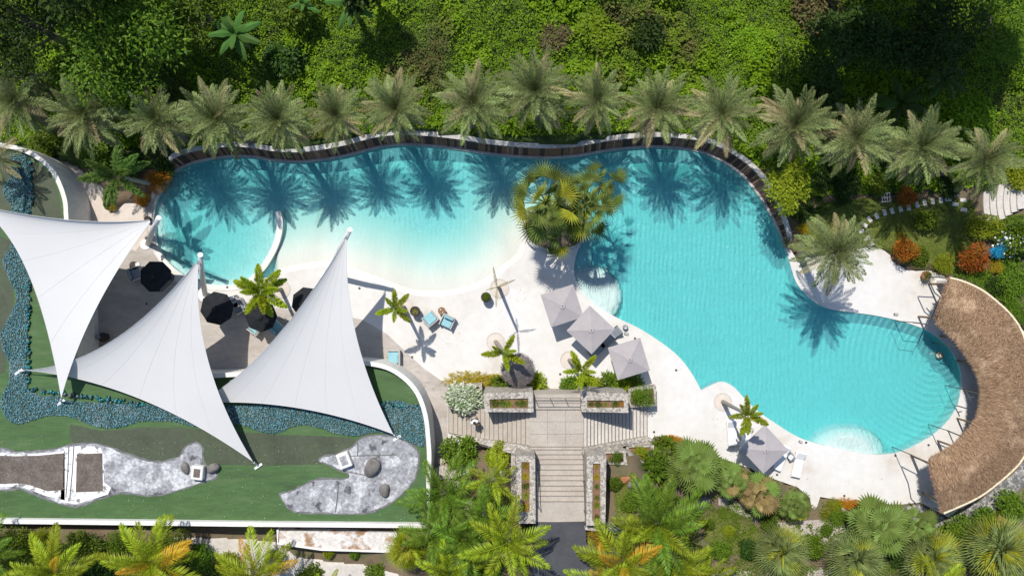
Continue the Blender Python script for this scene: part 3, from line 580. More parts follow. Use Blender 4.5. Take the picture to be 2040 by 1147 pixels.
GRAV = [(19, 300), (60, 318), (62, 425), (60, 560), (56, 650), (55, 775), (118, 789), (145, 799), (295, 805), (460, 806), (600, 806), (758, 807), (777, 799), (796, 797), (818, 806), (842, 808), (847, 830), (849, 874), (844, 891), (813, 880), (777, 866), (749, 860), (721, 866), (687, 867), (660, 860), (637, 852), (609, 846), (590, 847), (567, 857), (548, 863), (523, 861), (498, 852), (467, 842), (430, 846), (387, 850), (348, 839), (318, 839), (281, 838), (251, 848), (212, 853), (178, 845), (148, 832), (121, 827), (91, 829), (60, 839), (33, 844), (15, 835), (3, 815), (4, 787), (18, 760), (18, 723), (5, 696), (1, 667), (14, 639), (29, 610), (32, 583), (20, 560), (8, 530), (4, 515), (23, 487), (28, 450), (20, 406), (8, 391), (8, 371), (25, 341)]
GRAV = spline(GRAV, 2)
pb(MB().prism(flat(GRAV, ZF + .02), ZF - .1), 'gravel_bed', 'green_dirty')
def pebbles(pos, size, seed, name, m, label, cat):
    g = np.random.default_rng(seed); n = len(pos)
    base = np.array([(1, 0, 0), (-1, 0, 0), (0, 1, 0), (0, -1, 0), (0, 0, 1), (0, 0, -1)], float)
    f = np.array([(0, 2, 4), (2, 1, 4), (1, 3, 4), (3, 0, 4), (2, 0, 5), (1, 2, 5), (3, 1, 5), (0, 3, 5)])
    A = g.normal(size=(n, 3, 3)); q, _ = np.linalg.qr(A)
    sc = size[:, None, None] * g.uniform(.55, 1.15, (n, 6, 1))
    V = np.einsum('nij,kj->nki', q, base) * sc + pos[:, None, :]
    me = mesh_np(name, V.reshape(-1, 3), (f[None] + 6 * np.arange(n)[:, None, None]).reshape(-1, 3))
    return struct(link(name, me, m), label, cat, 'stuff')
def sample(px, n, z, seed):
    g = np.random.default_rng(seed); xs = [p[0] for p in px]; ys = [p[1] for p in px]; out = []
    X = g.uniform(min(xs), max(xs), n * 8); Y = g.uniform(min(ys), max(ys), n * 8); o = inside(px, X, Y); X = X[o][:n]; Y = Y[o][:n]
    k = (H - z) / H / S; return np.stack([(X - 1020) * k, -(Y - 573.5) * k, np.full(len(X), z)], -1)
pos = sample(GRAV, 26000, ZF + .05, 3); pos[:, 2] += NR.uniform(-.02, .05, len(pos))
pebbles(pos, NR.uniform(.028, .062, len(pos)), 4, 'glass_gravel', 'glass_gravel', 'glittering teal glass gravel in a wavy band round the green pond', 'glass gravel')
bor = []
for a, b in (((58, 430), (56, 772)), ((56, 775), (290, 806)), ((62, 322), (62, 425)), ((760, 806), (846, 812))):
    for i in range(int(math.dist(a, b) / 2.6)):
        t = rnd.random(); bor.append(P(a[0] + (b[0] - a[0]) * t + rnd.gauss(-1, 2.2), a[1] + (b[1] - a[1]) * t + rnd.gauss(0, 2.2), ZF + .1))
bor = np.array(bor); pebbles(bor, NR.uniform(.09, .19, len(bor)), 6, 'glass_rocks', 'glass_rock', 'dark teal glass lumps edging the gravel band', 'glass rocks')

# ================================================================== STAIRS
ZL, ZU = 2.85, 4.40
stair_w = thing('stair_flight', 'broad concrete stair flight going down left from the landing, person on it', 'stairs', P(893, 840, 0), 0, 'stair flights')
stair_e = thing('stair_flight', 'concrete stair flight going down right from the landing to the white deck', 'stairs', P(1290, 840, 0), 0, 'stair flights')
stair_s = thing('stair_flight', 'central straight stair flight rising from the landing to the asphalt drive', 'stairs', P(1110, 960, 0), 0, 'stair flights')
def part(mb, name, m, root, smooth=False):
    o = mb.build(name, m, root, smooth); o.location = -root.location; return o
def part_m(o, root): o.parent = root; o.location = -Vector(root.location); return o
def tread_line(ab, root):  # dark line drawn along each step's lower edge to part the treads
    step = [c for c in root.children][-1]; o = MB().tube([p + Vector((0, 0, .004)) for p in ab], .022, 4).build('tread_line', 'dark_concrete', step)
mat('dark_concrete', [(.16, .14, .12), (.22, .195, .17)], 2, .9)
N = 18
for i in range(N):
    z1 = ZL * (i + 1) / (N + 1); x0 = 893 + (1055 - 893) * i / N; x1 = 893 + (1055 - 893) * (i + 1) / N
    ya, yb = 862 + (888 - 862) * i / N, 862 + (888 - 862) * (i + 1) / N
    part(MB().prism([P(x0 + .3, 806, z1), P(x1 + 1.5, 806, z1), P(x1 + 1.5, yb, z1), P(x0 + .3, ya, z1)], -.2 if i == 0 else z1 - .35), 'step', 'concrete', stair_w)
    tread_line([P(x0 + .9, 806, z1), P(x0 + .9, ya, z1)], stair_w)
    x0 = 1290 - (1290 - 1163) * i / N; x1 = 1290 - (1290 - 1163) * (i + 1) / N; ya, yb = 870 + (890 - 870) * i / N, 870 + (890 - 870) * (i + 1) / N
    part(MB().prism([P(x0 - .3, 806, z1), P(x1 - 1.5, 806, z1), P(x1 - 1.5, yb, z1), P(x0 - .3, ya, z1)], -.2 if i == 0 else z1 - .35), 'step', 'concrete_pale', stair_e)
    tread_line([P(x0 - .9, 806, z1), P(x0 - .9, ya, z1)], stair_e)
for a, b, r in ((893, 1056, stair_w), (1290, 1162, stair_e)):
    pts = [P(a, 866, .0), P(b, 889, ZL - .15), P(b, 806, ZL - .15), P(a, 806, .0)]
for i in range(3):
    for j in range(3):
        x0 = 1055 + 36 * i; y0 = 815 + 24.6 * j; part(MB().prism([P(x0 + .25, y0 + .25, ZL), P(x0 + 35.75, y0 + .25, ZL), P(x0 + 35.75, y0 + 24.35, ZL), P(x0 + .25, y0 + 24.35, ZL)], ZL - .1), 'landing_slab', 'concrete', stair_s)
part(MB().prism([P(1055.5, 803, ZL - .03), P(1162.5, 803, ZL - .03), P(1162.5, 888, ZL - .03), P(1055.5, 888, ZL - .03)], -.3), 'landing_base', 'dark_concrete', stair_s)
part(MB().prism([P(1062, 792, ZL + .14), P(1158, 792, ZL + .14), P(1158, 815, ZL + .14), P(1062, 815, ZL + .14)], ZL - 1), 'upper_step', 'concrete', stair_s)
ys = [889, 895, 904.5, 914, 924, 935, 946, 956, 967, 977, 987, 998, 1008]
for i in range(12):
    z1 = ZL + (ZU - ZL) * (i + 1) / 12; f0 = i / 14.; f1 = (i + 1) / 14.
    part(MB().prism([P(1054 + 12 * f0, ys[i], z1), P(1164, ys[i], z1), P(1165, ys[i + 1] + 2, z1), P(1054 + 12 * f1, ys[i + 1] + 2, z1)], z1 - .6), 'step', 'concrete', stair_s)
    tread_line([P(1055 + 12 * f0, ys[i] + .8, z1), P(1163.5, ys[i] + .8, z1)], stair_s)
part(MB().prism([P(1064, 1008, ZU + .004), P(1165, 1008, ZU + .004), P(1165, 1039, ZU + .004), P(1066, 1039, ZU + .004)], 3), 'upper_landing', 'concrete', stair_s)
part(MB().prism([P(1055, 889, 2.2), P(1165, 889, 2.2), P(1166, 1039, 2.9), P(1055, 1039, 2.9)], -.5), 'stringer', 'concrete', stair_s)
# stone planters flanking the stairs
def planter(top, soil, z, label, z0=-.3, zs=None):
    c = P(sum(p[0] for p in top) / len(top), sum(p[1] for p in top) / len(top), z)
    t = thing('stone_planter', label, 'planter', (c.x, c.y, 0), 0, 'stone planters by the stairs')
    tv = [P(x, y, (zs[i] if zs else z)) for i, (x, y) in enumerate(top)]
    if soil:
        A = [Vector(p) for p in tv]; B = [P(x, y, z) for x, y in soil]; n = len(A)
        if len(B) == n:
            mb = MB(); Bd = [b - Vector((0, 0, .15)) for b in B]; Ad = [Vector((a.x, a.y, z0)) for a in A]
            vs_ = A + B + Bd + Ad; fs = []
            for i in range(n):
                j = (i + 1) % n; fs += [(i, n + i, n + j, j), (n + i, 2 * n + i, 2 * n + j, n + j), (i, j, 3 * n + j, 3 * n + i)]
            mb.add(vs_, fs); part(mb, 'stone_wall', 'stone', t)
            part(MB().add(Bd, [tuple(range(n - 1, -1, -1))]), 'soil', 'soil_red', t)
    else: part(MB().prism(tv, z0), 'stone_wall', 'stone', t)
    return t
mat('soil_red', [(.16, .085, .05), (.26, .15, .09)], 6, .95, .6, 30)
planter([(963, 783), (1062, 780), (1063, 821), (965, 820)], [(975, 795), (1052, 793), (1052, 813), (976, 813)], 3.75, 'stone planter above the left stair flight, soil strip with small green shrubs')
planter([(1158, 780), (1252, 784), (1252, 822), (1158, 820)], [(1170, 797), (1243, 798), (1243, 812), (1170, 812)], 3.75, 'stone planter above the right stair flight, half bare brown soil')
planter([(1028, 908), (1066, 908), (1067, 1042), (1030, 1042)], [(1039, 920), (1055, 920), (1055, 1020), (1039, 1020)], 5.2, 'long narrow stone planter along the left of the central stairs with yellow succulents')
planter([(1169, 907), (1208, 907), (1206, 1046), (1168, 1046)], [(1181, 923), (1196, 923), (1196, 1035), (1180, 1035)], 5.2, 'long narrow stone planter along the right of the central stairs with sparse succulents')
t = planter([(1160, 893), (1288, 869), (1304, 877), (1303, 886), (1244, 888), (1208, 901), (1166, 905)], None, 3, 'sloping stone wall beside the right stair flight', zs=[3.3, .5, .4, .5, 1.6, 2.4, 3.6])
t['category'] = 'wall'
t = planter([(906, 866), (936, 869), (1054, 889), (1062, 906), (1028, 906), (960, 888)], None, 3, 'sloping stone wall beside the left stair flight behind two round bushes', zs=[.4, .9, 3.2, 3.5, 3.2, 1.4])
t['category'] = 'wall'
planter([(1203, 899), (1246, 897), (1250, 926), (1203, 924)], [(1207, 903), (1241, 902), (1243, 920), (1207, 919)], 2.75, 'small square stone planter cell with a dark green shrub')
planter([(1246, 888), (1303, 886), (1302, 926), (1250, 905)], [(1252, 891), (1297, 890), (1297, 918), (1256, 900)], 1.3, 'three-sided stone planter cell filled with yellow-green leaves')
t = planter([(1244, 897), (1252, 898), (1318, 946), (1312, 968), (1290, 952)], None, 2.0, 'broad slanting stone wall between the planter cells and the fan palm', zs=[2.2, 2, .9, .9, 1.5]); t['category'] = 'wall'
planter([(890, 768), (960, 764), (962, 812), (893, 814)], [(896, 774), (955, 770), (956, 806), (898, 808)], 1.0, 'stone planter overflowing with the white-leaved bush')
planter([(1252, 775), (1307, 768), (1308, 808), (1253, 812)], [(1258, 780), (1302, 774), (1303, 803), (1258, 806)], 1.0, 'stone planter holding a green bush beside the white deck')
t = planter([(1018, 908), (1027, 908), (1029, 990), (1018, 985)], None, 4.0, 'narrow grey stone wall beside the left stair planter'); t['category'] = 'wall'
t = planter([(1164, 1048), (1206, 1046), (1228, 1050), (1250, 1066), (1225, 1062), (1166, 1055)], None, 4.6, 'curved stone edging at the head of the right stair planter'); t['category'] = 'wall'
t = planter([(868, 935), (880, 925), (900, 932), (930, 926), (960, 905), (966, 912), (935, 940), (905, 952), (868, 955)], None, 1.3, 'low curved rubble wall under the big green bush'); t['category'] = 'wall'
# balustrade walls
t = tag(part(MB().prism([P(1063, 785, ZL + .2), P(1158, 785, ZL + .2), P(1158, 792, ZL + .2), P(1063, 792, ZL + .2)], -.3), 'x', 'concrete', thing('landing_wall', 'beige retaining wall under the railing at the top landing', 'wall', P(1110, 788, 0))), 'x', 'x')
for k_ in ('label', 'category'): del t[k_]
t.name = 'wall_face'
def rail(pts, label, posts, hgt=.95, bars=1):
    r = thing('handrail', label, 'railing', pts[0], 0, 'stair railings')
    part(MB().tube([p + Vector((0, 0, hgt)) for p in pts], .028, 6), 'top_rail', 'dark_steel', r)
    for b in range(bars): part(MB().tube([p + Vector((0, 0, hgt * (b + 1) / (bars + 1))) for p in pts], .016, 5), 'mid_rail', 'dark_steel', r)
    for f in posts:
        i = min(int(f * (len(pts) - 1)), len(pts) - 2); ff = f * (len(pts) - 1) - i; p = pts[i].lerp(pts[i + 1], ff)
        part(MB().tube([p, p + Vector((0, 0, hgt))], .025, 6), 'post', 'dark_steel', r)
rail([P(1066, 794, ZL + .14), P(1156, 794, ZL + .14)], 'dark steel railing across the top landing between the two upper planters', [0, .34, .67, 1], 1.0, 1)
rail([P(1069, 905, ZL + .3), P(1072, 1005, ZU)], 'dark steel handrail on the left of the central stairs', [0, .5, 1], .9, 0)
rail([P(1159, 900, ZL + .2), P(1163, 1015, ZU)], 'dark steel handrail on the right of the central stairs', [0, .5, 1], .9, 0)
# service ledge below the pond
t = thing('service_ledge', 'white rust-stained concrete ledge below the pond parapet', 'ledge', P(680, 1075, 0))
part(MB().prism([P(556, 1057, 2.1), P(790, 1060, 2.1), P(800, 1096, 2.1), P(700, 1094, 2.1), P(640, 1092, 2.1), P(556, 1082, 2.1)], .2), 'slab', 'rust', t)
part(MB().strip([P(553, 1055, 2.2), P(553, 1082, 2.2), P(640, 1094, 2.2), P(800, 1099, 2.2)], .14, .2), 'kerb', 'white_render', t)
# curved garden steps at the right edge
gs = thing('garden_steps', 'pale curved garden steps climbing to the right edge of the lawn', 'steps', P(1960, 410, 0))
C0 = (2110, 400)
for i in range(8):
    r0, r1 = 178 - 13.5 * i, 178 - 13.5 * (i + 1) - .6
    z = .22 + .13 * i; a0, a1 = R(168 - i * 1.5), R(200 - i * 2 + 6)
    A = [(C0[0] + r0 * math.cos(a0 + (a1 - a0) * k / 10), C0[1] - r0 * math.sin(a0 + (a1 - a0) * k / 10)) for k in range(11)]
    B = [(C0[0] + r1 * math.cos(a0 + (a1 - a0) * k / 10), C0[1] - r1 * math.sin(a0 + (a1 - a0) * k / 10)) for k in range(10, -1, -1)]
    part(MB().prism([P(x, y, z) for x, y in A + B], -.1), 'step', 'concrete_pale', gs)
SS = [(1723, 471), (1728, 452), (1724, 462), (1722, 447), (1733, 438), (1747, 429), (1762, 422), (1777, 419), (1794, 416), (1810, 413), (1826, 408), (1842, 405), (1858, 400), (1874, 398), (1889, 397), (1903, 390), (1903, 408), (1919, 401), (1920, 419)]
SS = [(1735, 487), (1727, 475), (1715, 461), (1722, 448), (1732, 437), (1746, 430), (1762, 423), (1777, 420), (1794, 416), (1810, 413), (1827, 408), (1842, 404), (1858, 401), (1874, 399), (1889, 397), (1903, 388), (1903, 407), (1919, 399), (1920, 418)]
for i, (x, y) in enumerate(SS):
    x2, y2 = SS[min(i + 1, len(SS) - 1)]; x1, y1 = SS[max(i - 1, 0)]
    a = math.atan2(-(y2 - y1), x2 - x1) if i < 14 else 1.5
    g0 = float(ground_h(x, y)); p = P(x, y, g0 + .07)
    o = MB().box((0, 0, 0), (.27, .46, .12), bev=.03).build('stepping_stone', 'concrete_pale', None, loc=None); o.location = p; o.rotation_euler = (0, 0, a + rnd.uniform(-.12, .12))
    
    tag(o, f'{ORD[i]} pale stepping stone across the lawn, counted from the white deck', 'stepping stone', 'stepping stones across the lawn')
# planted island ring
mb = MB(); isl = spline([(1048, 470), (1044, 450), (1050, 428), (1068, 412), (1100, 404), (1138, 409), (1160, 427), (1168, 452), (1160, 480), (1140, 494), (1110, 498), (1075, 494), (1058, 485)], 3)
t = thing('island_planter', 'low grey rounded planter wall around the fan palm island', 'planter', P(1105, 450, 0))
part(MB().strip([P(x, y, .42) for x, y in isl], .22, -1.4, closed=True), 'wall', 'coping', t)
part(MB().prism([P(x, y, .3) for x, y in isl], -1.4), 'soil', 'soil', t)

# ================================================================== PLANTS
def leaf_arrays(pos, d, nrm, ln, wd):
    d = d / np.linalg.norm(d, axis=1, keepdims=True)
    s = np.cross(d, nrm); s /= np.linalg.norm(s, axis=1, keepdims=True) + 1e-9
    up_ = np.cross(s, d); ln = ln[:, None]; wd = wd[:, None]
    a = pos; t = pos + d * ln - up_ * ln * .12; m = pos + d * ln * .45
    V = np.stack([a, m + s * wd / 2 + up_ * wd * .12, t, m - s * wd / 2 + up_ * wd * .12], 1)
    return V.reshape(-1, 3)
def leaves_mesh(name, pos, d, nrm, ln, wd):
    V = leaf_arrays(pos, d, nrm, ln, wd); return mesh_np(name, V, np.arange(len(V)).reshape(-1, 4))
def blob_leaves(g, n, lobes, leaf, flat=.6, wr=.5, up_bias=.5):
    """leaves spread through the outer volume of a set of lobes [(x,y,z,rx,ry,rz)]"""
    lobes = np.array(lobes, float); wgt = lobes[:, 3] * lobes[:, 4]; ch = g.choice(len(lobes), n, p=wgt / wgt.sum()); Lb = lobes[ch]
    v = g.normal(size=(n, 3)); v /= np.linalg.norm(v, axis=1, keepdims=True); v[:, 2] = np.where(v[:, 2] < -.3, -v[:, 2], v[:, 2])
    r = g.uniform(.0, 1, n) ** .22 * (1 + .12 * g.normal(size=n))
    pos = Lb[:, :3] + v * Lb[:, 3:6] * r[:, None]
    d = v + g.normal(size=(n, 3)) * .8; d[:, 2] = d[:, 2] * flat - .1
    nr = np.tile(np.array([0, 0, 1.]), (n, 1)) * (up_bias + .3) + v * .6 + g.normal(size=(n, 3)) * .45
    ln = leaf * g.uniform(.6, 1.35, n)
    return pos, d, nr, ln, ln * wr * g.uniform(.8, 1.2, n)
def lobes_for(g, n, rx, ry, h, small=.45):
    L = [(0, 0, h * .45, rx * .72, ry * .72, h * .55)]
    for i in range(n):
        a = g.uniform(0, 2 * math.pi); q = g.uniform(.45, .95) ; s = g.uniform(.7, 1.2) * small
        L.append((rx * q * (1 - s * .6) * math.cos(a), ry * q * (1 - s * .6) * math.sin(a), h * g.uniform(.35, .85) * (1.15 - q * .5), rx * s, ry * s, h * s * .8))
    return L
BUSH = {}
def bush_mesh(kind, var):
    key = (kind, var)
    if key not in BUSH:
        g = np.random.default_rng(hash(kind) % 997 * 0 + sum(map(ord, kind)) * 7 + var)
        n, leaf, nl, fl, wr, up_ = {'bush': (1500, .17, 9, .6, .5, .5), 'fine': (2200, .11, 8, .8, .45, .4), 'big': (420, .42, 7, .6, .34, .4), 'spiky': (420, .5, 4, 1.1, .09, .1), 'tuft': (170, .55, 3, 1.2, .12, .2)}[kind]
        lb = lobes_for(g, nl, 1, 1, 1)
        if kind in ('spiky', 'tuft'):
            a = g.uniform(0, 2 * math.pi, n); e = g.uniform(.1, 1.4, n); d = np.stack([np.cos(a) * np.cos(e), np.sin(a) * np.cos(e), np.sin(e)], -1)
            pos = d * g.uniform(0, .5, n)[:, None] * np.array([1, 1, .6]) + g.normal(size=(n, 3)) * np.array([.25, .25, .03]); ln = leaf * g.uniform(.6, 1.3, n)
            arr = (pos, d, np.tile([0, 0, 1.], (n, 1)) + g.normal(size=(n, 3)) * .2, ln, ln * wr)
        else: arr = blob_leaves(g, n, lb, leaf, fl, wr, up_)
        BUSH[key] = leaves_mesh('foliage', *arr)
    return BUSH[key]
STEM = None
def bush(name, px, py, r, h, m, label, kind='bush', cat='bush', group=None, z=None, asp=1.0, var=None, rz=None):
    global STEM
    if STEM is None:
        b = MB()
        for i in range(5):
            a = i * 1.26; b.tube([(0, 0, -.12), (.12 * math.cos(a), .12 * math.sin(a), .3), (.4 * math.cos(a), .4 * math.sin(a), .75)], [.05, .035, .012], 5)
        STEM = b.mesh('stems')
    g0 = float(ground_h(px, py)) if z is None else z
    p = P(px, py, g0 + h * .5); p.z = g0
    t = thing(name, label, cat, p, rnd.uniform(0, 6.28) if rz is None else rz, group)
    s = (r * asp, r / asp, h)
    link('foliage', bush_mesh(kind, rnd.randrange(3) if var is None else var), m, t, scale=s)
    link('stems', STEM, 'bark', t, scale=s)
    return t

# ---- palms
def frond_mesh(L, n, ll, lw, pitch, bend, vang, plum, g, tipang=.55, droop=.25, thick=.02, twist=0):
    k = 14; pts = [Vector((0, 0, 0))]; tg = []
    for i in range(k):
        a = pitch - bend * (i / k) ** 1.25; tg.append(a); pts.append(pts[-1] + Vector((math.cos(a), 0, math.sin(a))) * L / k)
    tg.append(tg[-1]); V = []; F = []
    for i in range(0, k + 1, 2):                              # rachis
        w_ = thick * (1 - .85 * i / k); p = pts[i]; nz = Vector((-math.sin(tg[i]), 0, math.cos(tg[i])))
        V += [p + Vector((0, w_, 0)), p + Vector((0, -w_, 0)), p + nz * w_ * 1.2]
    m_ = k // 2 + 1
    for i in range(m_ - 1):
        for a, b in ((0, 1), (1, 2), (2, 0)): F.append((3 * i + a, 3 * i + b, 3 * i + 3 + b, 3 * i + 3 + a))
    for i in range(n):
        u = (i + .5 + g.uniform(-.3, .3)) / n; s = .1 + .9 * u; j = min(int(s * k), k - 1); f = s * k - j; p = pts[j].lerp(pts[j + 1], f)
        T = Vector((math.cos(tg[j]), 0, math.sin(tg[j]))); Nn = Vector((-T.z, 0, T.x))
        prof = (math.sin(math.pi * (u * .86 + .1)) ** .6) * (1 - .35 * u)
        for sd in (1, -1):
            if g.random() < .04: continue
            ang = (1.15 - tipang * u) + g.uniform(-.12, .12); va = vang + (g.uniform(-plum, plum) if plum else g.uniform(-.12, .12))
            D = T * math.cos(ang) + (Vector((0, sd, 0)) * math.cos(va) + Nn * math.sin(va)) * math.sin(ang)
            l = ll * prof * g.uniform(.85, 1.12); q = p + D * l * .5; e = p + D * l + Vector((0, 0, -1)) * droop * l * g.uniform(.5, 1.3)
            side = D.cross(Nn + Vector((0, sd * .2, 0)))
            side = (side.normalized() if side.length > 1e-4 else T) * lw * .5
            o = len(V); V += [p, q + side, e, q - side]; F.append((o, o + 1, o + 2, o + 3))
    me = bpy.data.meshes.new('frond'); me.from_pydata([tuple(v) for v in V], [], F); me.update(); return me
def fan_mesh(pet, rad, nseg, pitch, g, spread=2.4, fold=.05, droop=.25, split=.55, pw=.016, flat=.5):
    V = []; F = []; a = pitch; d = Vector((math.cos(a), 0, math.sin(a))); nz = Vector((-d.z, 0, d.x))
    e = d * pet + Vector((0, 0, -1)) * pet * .06
    V += [Vector((0, pw * 1.6, 0)), Vector((0, -pw * 1.6, 0)), e + Vector((0, -pw, 0)), e + Vector((0, pw, 0)), nz * pw * 2, e + nz * pw]; F += [(0, 1, 2, 3), (0, 3, 5, 4), (1, 4, 5, 2)]
    bt = a * flat - .12; bx = Vector((math.cos(bt), 0, math.sin(bt))); bz = Vector((-bx.z, 0, bx.x))
    for i in range(nseg):
        t0 = -spread + 2 * spread * i / nseg; t1 = -spread + 2 * spread * (i + 1) / nseg; tm = (t0 + t1) / 2
        rr = rad * (.72 + .28 * math.cos(tm * .6)) * g.uniform(.9, 1.06)
        def pt(t, r_, zz=0): return e + bx * (r_ * math.cos(t)) + Vector((0, r_ * math.sin(t), 0)) + bz * (zz - .28 * abs(math.sin(t * .5)) * r_ * .5) + Vector((0, 0, -1)) * droop * (r_ / rad) ** 2.2 * rad * .5
        o = len(V); rs = rr * split
        V += [e, pt(t0, rs, -fold * rs), pt(tm, rs * 1.02, fold * rs), pt(t1, rs, -fold * rs), pt(tm + (tm - t0) * .1, rr, 0)]
        F += [(o, o + 1, o + 2), (o, o + 2, o + 3), (o + 1, o + 4, o + 2), (o + 2, o + 4, o + 3)]
    me = bpy.data.meshes.new('leaf'); me.from_pydata([tuple(v) for v in V], [], F); me.update(); return me
g = random.Random(3)
SPEC = {}
def species(name, pitches, f):
    SPEC[name] = [(p, [f(p, random.Random(int(p * 100) + k * 13 + len(name))) for k in range(2)]) for p in pitches]
species('date', [1.25, .95, .65, .35, .08, -.2], lambda p, g: frond_mesh(2.75, 62, .60, .036, p, .55 + .3 * (p < .5), .32, .35, g, .62, .2, .022))
species('fox', [.95, .62, .35], lambda p, g: frond_mesh(1.75, 120, .44, .075, p, 1.0, .15, 1.3, g, .3, .12, .022))
species('darkfox', [.95, .6, .35, .1], lambda p, g: frond_mesh(2.5, 130, .60, .07, p, .85, .1, 1.2, g, .35, .2, .025))
species('coco', [1.2, .85, .5, .2, -.1], lambda p, g: frond_mesh(3.1, 46, .80, .06, p, 1.0, .1, .12, g, .6, .35, .03))
species('narrow', [.55], lambda p, g: frond_mesh(1.65, 34, .2, .04, p, .35, .1, .5, g, .5, .1, .02))
species('fan', [1.3, .95, .6, .25, -.1], lambda p, g: fan_mesh(1.35, 1.02, 15, p, g, 1.5, .08, .2, .45, pw=.026, flat=.85))
species('stiff', [1.35, 1.05, .75, .45, .15, -.1], lambda p, g: fan_mesh(.55, 1.15, 13, p, g, .95, .06, .1, .35, flat=.9))
species('round', [1.35, 1.0, .65, .3, .0], lambda p, g: fan_mesh(.95, .78, 22, p, g, 2.5, .06, .2, .66, flat=.5))
def trunk(root, h, r0, r1, m, lean=(0, 0), rings=.18):
    n = max(6, min(26, int(h / rings))); path = []; rad = []
    for i in range(n + 1):
        t = i / n; path.append((-lean[0] * (1 - t) ** 1.5, -lean[1] * (1 - t) ** 1.5, -h - .15 + (h + .15) * t)); rad.append((r0 + (r1 - r0) * t) * (1.0 if i % 2 else 1.1) * (1.35 if i == 0 else 1))
    return MB().tube(path, rad, 9).build('trunk', m, root, True)
def palm(name, px, py, zc, spec, nf, label, cat='palm', group=None, m='date_frond', alt=None, altp=.1, scale=1.0, r0=.2, r1=.15, bark='bark', lean=(0, 0), seed=0, shaft=False, zg=None, low_alt=True, lo=0, hi=None):
    """crown centre at (px,py,zc); the thing's origin sits at the crown, trunk reaching down to the ground"""
    g = random.Random(seed * 31 + int(px) * 7 + int(py)); p = P(px, py, zc)
    bx, by = p.x - lean[0], p.y - lean[1]
    gz = ground_w(bx, by) if zg is None else zg
    t = thing(name, label, cat, p, 0, group)
    trunk(t, zc - gz, r0, r1, bark, lean)
    if shaft: MB().tube([(0, 0, -.75), (0, 0, -.3), (0, 0, .08)], [r1 * 1.25, r1 * 1.1, r1 * .5], 9).build('crownshaft', 'crownshaft', t, True)
    lv = SPEC[spec][lo:hi]; n = len(lv); rl = .55 if spec == 'fan' else .3 if spec == 'round' else .12
    for i in range(nf):
        u = i / max(1, nf - 1); k = min(n - 1, int(u * n + g.uniform(-.35, .35)) if u * n > .35 else 0); k = max(0, k)
        a = i * 2.39996 + g.uniform(-.22, .22); me = g.choice(lv[k][1])
        mm = m
        if alt and ((g.random() < altp * (2.2 * u if low_alt else 1))): mm = alt
        sc = scale * g.uniform(.86, 1.12) * (.8 if k == 0 else 1)
        link('frond', me, mm, t, (0, 0, .06 - .14 * u), (g.uniform(-rl, rl), g.uniform(-.1, .1), a), sc)
    return t
DATE = [(35, 205, .98), (172, 228, 1.06), (313, 240, .92), (433, 238, .98), (555, 238, .92), (672, 230, .88), (787, 215, .92), (942, 207, 1.0), (1068, 182, 1.1), (1188, 200, .9), (1310, 215, .98), (1435, 228, .95), (1580, 250, 1.0), (1703, 275, 1.0), (1832, 292, 1.04), (1962, 318, 1.0)]
for i, (x, y, s) in enumerate(DATE):
    tp = palm('date_palm', x, y, 6.1 + g.uniform(-.45, .4), 'date', g.choice((44, 50, 56, 62)), f'{ORD[i]} silvery date palm from the left in the row above the pool', 'palm', 'row of date palms above the pool', 'date_frond', 'date_frond_old', 0.1 if i not in (5, 10, 11, 13) else .22, s * g.uniform(.88, .98), .24, .2, 'bark', (g.uniform(-.4, .4), g.uniform(-.2, .5)), i); tp.rotation_euler = (g.uniform(-.09, .09), g.uniform(-.09, .09), g.uniform(0, 6.28))
palm('date_palm', 1663, 500, 6.1, 'date', 48, 'lone date palm on the white deck right of the pool', 'palm', None, 'date_frond', 'date_frond_old', .06, .97, .24, .2, 'bark', (0, 0), 40)
palm('foxtail_palm', 233, 350, 5.9, 'darkfox', 9, 'dark green plumy palm beside the orange bush at the left end of the pool', 'palm', None, 'dark_palm', None, 0, .92, .16, .1, 'pale_bark', (.2, -.2), 3, True)
palm('date_palm', -10, 315, 5.0, 'date', 26, 'drooping palm at the left edge above the glass gravel', 'palm', None, 'date_frond', 'date_frond_old', .1, .7, .2, .15, 'bark', (0, 0), 5, zg=.5)
FOX = [(522, 582, 4.7, 11, 1.16, 'tallest bright plumy palm, between the black parasols and the round pool', .2, .1), (788, 615, 4.9, 7, .72, 'small plumy palm beside the dark pot and the two armchairs', 0, 0), (1003, 703, 4.3, 6, .84, 'small plumy palm above the grey thatched parasol', .3, -.5), (1158, 738, 4.8, 7, .80, 'small plumy palm over the leafy bed right of the upper landing', .1, -.1), (1490, 826, 5.6, 8, .80, 'small plumy palm leaning over the loungers by the lower pool', .1, .1)]
RING = [(560, 576), (805, 612), (987, 680), (1134, 717), (1440, 800)]
for i, (x, y, z, n, s, lb, lx, ly) in enumerate(FOX):
    p = P(x, y, z); b = P(*RING[i], 0)
    t = palm('foxtail_palm', x, y, z, 'fox', n, lb, 'palm', 'young plumy palms on the white deck', 'foxtail', None, 0, s, .15, .085, 'pale_bark', (p.x - b.x, p.y - b.y), 60 + i, True, zg=0)
    rg = MB(); ringp = [(b.x - p.x + .62 * math.cos(a * .3142), b.y - p.y + .62 * math.sin(a * .3142), -z + .035) for a in range(20)]
    rg.strip(ringp, .09, -z - .1, True); rg.build('planting_ring', 'concrete_pale', t)
    MB().lathe([(.57, -.05), (.57, .012), (.1, .03)], (b.x - p.x, b.y - p.y, -z), 20).build('planting_soil', 'terrace_pale', t)
